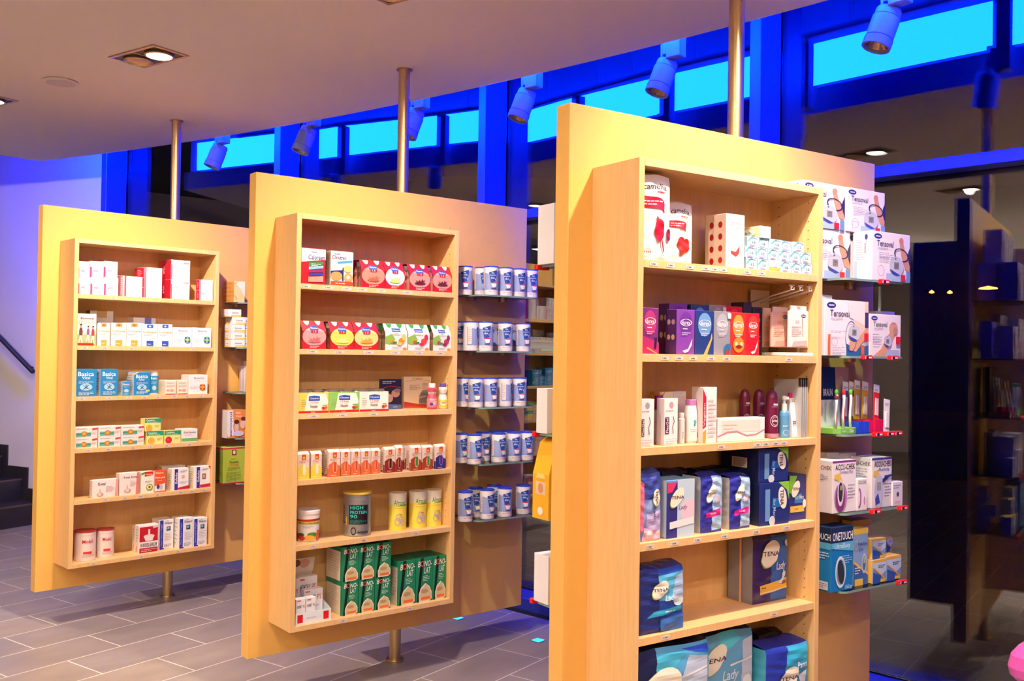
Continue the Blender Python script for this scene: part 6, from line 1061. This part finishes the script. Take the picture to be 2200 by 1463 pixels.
        else: A_ = [P('C8C060', [(.3, .4), (.7, .4), (.7, .55), (.3, .55)]), L('D8E0D8', 3, .1, .7, .9, .9)]
        m.art(lambda u, v, q: (u * w_, -q, v * h * .88), A_); return m.build('packet')
    if ty == 'brushstand':
        m = MB(); g = '8AC85A'; m.prism([(0, .012), (.03, 0), (w_ - .03, 0), (w_, .012), (w_, d), (0, d)], 0, .02, g); m.art(lambda u, v, q: (.03 + u * (w_ - .06), -q, v * .02), [T('F4FAF0', 'Dent', .7, .2, .98, .8), L('E4F4D8', 1, .1, .3, .5, .7)]); o = m.build('brush_stand')
        m = MB(); m.box(.004, d * .86, .02, w_ - .004, d * .9, .12, mat('D8DCE8', .1), .0005); m.build('back_plate', o); return o
    if ty == 'brush':
        m = MB(); m.tube([(0, 0, 0), (0, .002, h * .3), (.001, .0, h * .55), (0, -.002, h * .75), (0, -.001, h * .86)], .005, mat('E8ECF0', .25)); o = m.build('toothbrush')
        m2 = MB(); m2.lathe([(0, h * .84), (.006, h * .86), (.0075, h * .92), (.006, h * .98), (0, h)], mat(k, .3), 14); m2.build('brush_head', o)
        m3 = MB(); m3.box(-.0012, -.0045, h * .1, .0012, -.003, h * .6, mat(k, .4)); m3.build('grip', o); return o
    if ty == 'cup':
        m = MB(); t_ = .0012
        for a in ((0, 0, w_, t_), (0, d - t_, w_, d), (0, t_, t_, d - t_), (w_ - t_, t_, w_, d - t_)): m.box(a[0], a[1], 0, a[2], a[3], h, k)
        m.box(t_, t_, 0, w_ - t_, d - t_, t_, k); return m.build('card_holder')
    if ty == 'card':
        m = MB(); m.box(0, 0, 0, w_, d * .3, h, k, .0003); m.box(w_ * .2, -d * .7, h * .12, w_ * .8, 0, h * .62, mat('D8C8C8' if k != 'F0ECEE' else 'E8E8EC', .1), .002); m.art(lambda u, v, q: (u * w_, -q, v * h), [R('E8E4E8', 0, .78, 1, 1), E('F4F4F6', .5, .92, .1, .025), L('6A6070', 2, .15, .8, .85, .88)]); return m.build('blister_card')
TILT = {'card': (-.22, .0)}
for r in ITEMS:
    ty, k, p, s, z, of, a, b2, h, label, group = r[:11]
    if ty == 'carton': o = carton(k, a, b2, h).build('carton')
    elif ty == 'brick': o = b_brick(k.split(','), a, b2, h)
    elif ty == 'soup': o = b_soup(k, a, b2, h)
    elif ty == 'four': f = FOUR[k]; o = b_four((f[0], f[1], 'F0ECEC' if f[0] != 'E8E6EA' else '3E9A3A', 'B8786A' if f[0] != 'E8E6EA' else '8A6A50'), a, b2, h)
    elif ty == 'can': o = b_can(k, a, h, b2)
    elif ty == 'bottle': o = b_bottle(k, a, h, b2)
    elif ty == 'bag': f = BAGS[k]; o = b_bag(f[0], f[1], a, b2, h * .985, seed=int(s * 1000) % 97, handle=k in ('t_big1', 't_big2'), name='soft_pack')
    else: o = special(ty, k, a, b2, h)
    o.name = CAT[ty][0]; rot = Matrix.Identity(4)
    if ty == 'bag' and k == 't_gold':
        m = MB(); m.box(-.0075, b2 * .4, -.0005, -.0065, b2 * .47, h * .985 + .004, 'E8B090'); m.box(-.0075, b2 * .4, h * .985 + .011, a, b2 * .47, h * .985 + .012, 'E8B090'); m.build('rubber_strap', o)
    if ty == 'card': rot = Matrix.Rotation(.16, 4, 'Y') @ Matrix.Rotation(-.1, 4, 'X')
    if k == 'm': rot = Matrix.Rotation(.0, 4, 'Y') @ Matrix.Rotation(-.12, 4, 'X')
    o.matrix_world = frame(p) @ Matrix.Translation((s, -of, z + .0002)) @ rot
    tag(o, label, CAT[ty][1], group)
# goods on the rear glass shelves of the front display, seen past its edge
def rear(o, s, of, z, label, cat, group=None):
    o.matrix_world = frame(2) @ Matrix.Translation((W, TH, 0)) @ Matrix.Rotation(PI, 4, 'Z') @ Matrix.Translation((s, -of, z + .0083)); tag(o, label, cat, group)
RS = [('romet', 1.365, .19, GLZ[0], .12, .09, .20, 'tall white carton peeking out behind the front display, top rear glass shelf'), ('whitet', 1.42, .19, GLZ[2], .06, .06, .15, 'white carton with green foot, behind the front display, third rear shelf'), ('whitet', 1.35, .19, GLZ[2], .06, .06, .15, 'white green-footed carton further behind, third rear shelf of the front display'), ('romet', 1.4, .19, GLZ[4], .08, .08, .16, 'white carton behind the front display, lowest rear glass shelf')]
for k, s, of, z, a, b2, h, lb in RS: rear(carton(k, a, b2, h).build('carton'), s, of, z, lb, 'box')
# yellow gabled packet with a window on the fourth rear shelf
m = MB(); w_, d, h = .11, .09, .27
m.prism([(0, 0), (w_, 0), (w_, h * .55), (w_ * .75, h * .93), (w_ * .5, h), (w_ * .25, h * .93), (0, h * .55)], 0, d, 'F0B428', 'y')
for f_ in (lambda u, v, q: (u * w_, -q, v * h), lambda u, v, q: (w_ + q, u * d, v * h)):
    m.art(f_, [R('E8C8A0', .2, .3, .8, .46), E('D89A70', .5, .38, .16, .06), E('F4F0E8', .5, .1, .16, .05), P('F8D880', [(.2, .5), (.8, .5), (.7, .56), (.3, .56)])])
rear(m.build('gable_packet'), 1.38, .19, GLZ[3], 'yellow gabled packet with a window, behind the front display', 'packet')
# tins and boxes on the hidden side beyond the glass reflections
m = MB(); m.lathe([(.0, 0), (.03, .002), (.033, .03), (.033, .82), (.03, .835), (0, .835)], M_dark, 24); o = m.build('slim_pedestal', None, (1.135, 2.06, 0)); tag(o, 'slim black pedestal under the pink flask at the picture edge', 'pedestal')
m = MB(); pk = mat('D85AB8', .25); m.lathe([(0, 0), (.03, .0), (.042, .012), (.046, .03), (.04, .055), (.025, .075), (.012, .086), (0, .088)], pk, 28); o = m.build('pink_flask', None, (1.135, 2.06, .8352)); tag(o, 'rounded glossy pink flask cut by the picture edge', 'flask')
m = MB(); m.lathe([(0, .088), (.006, .0865), (.006, .1), (0, .102)], mat('E8A0C8', .3), 14); m.build('stopper', o)
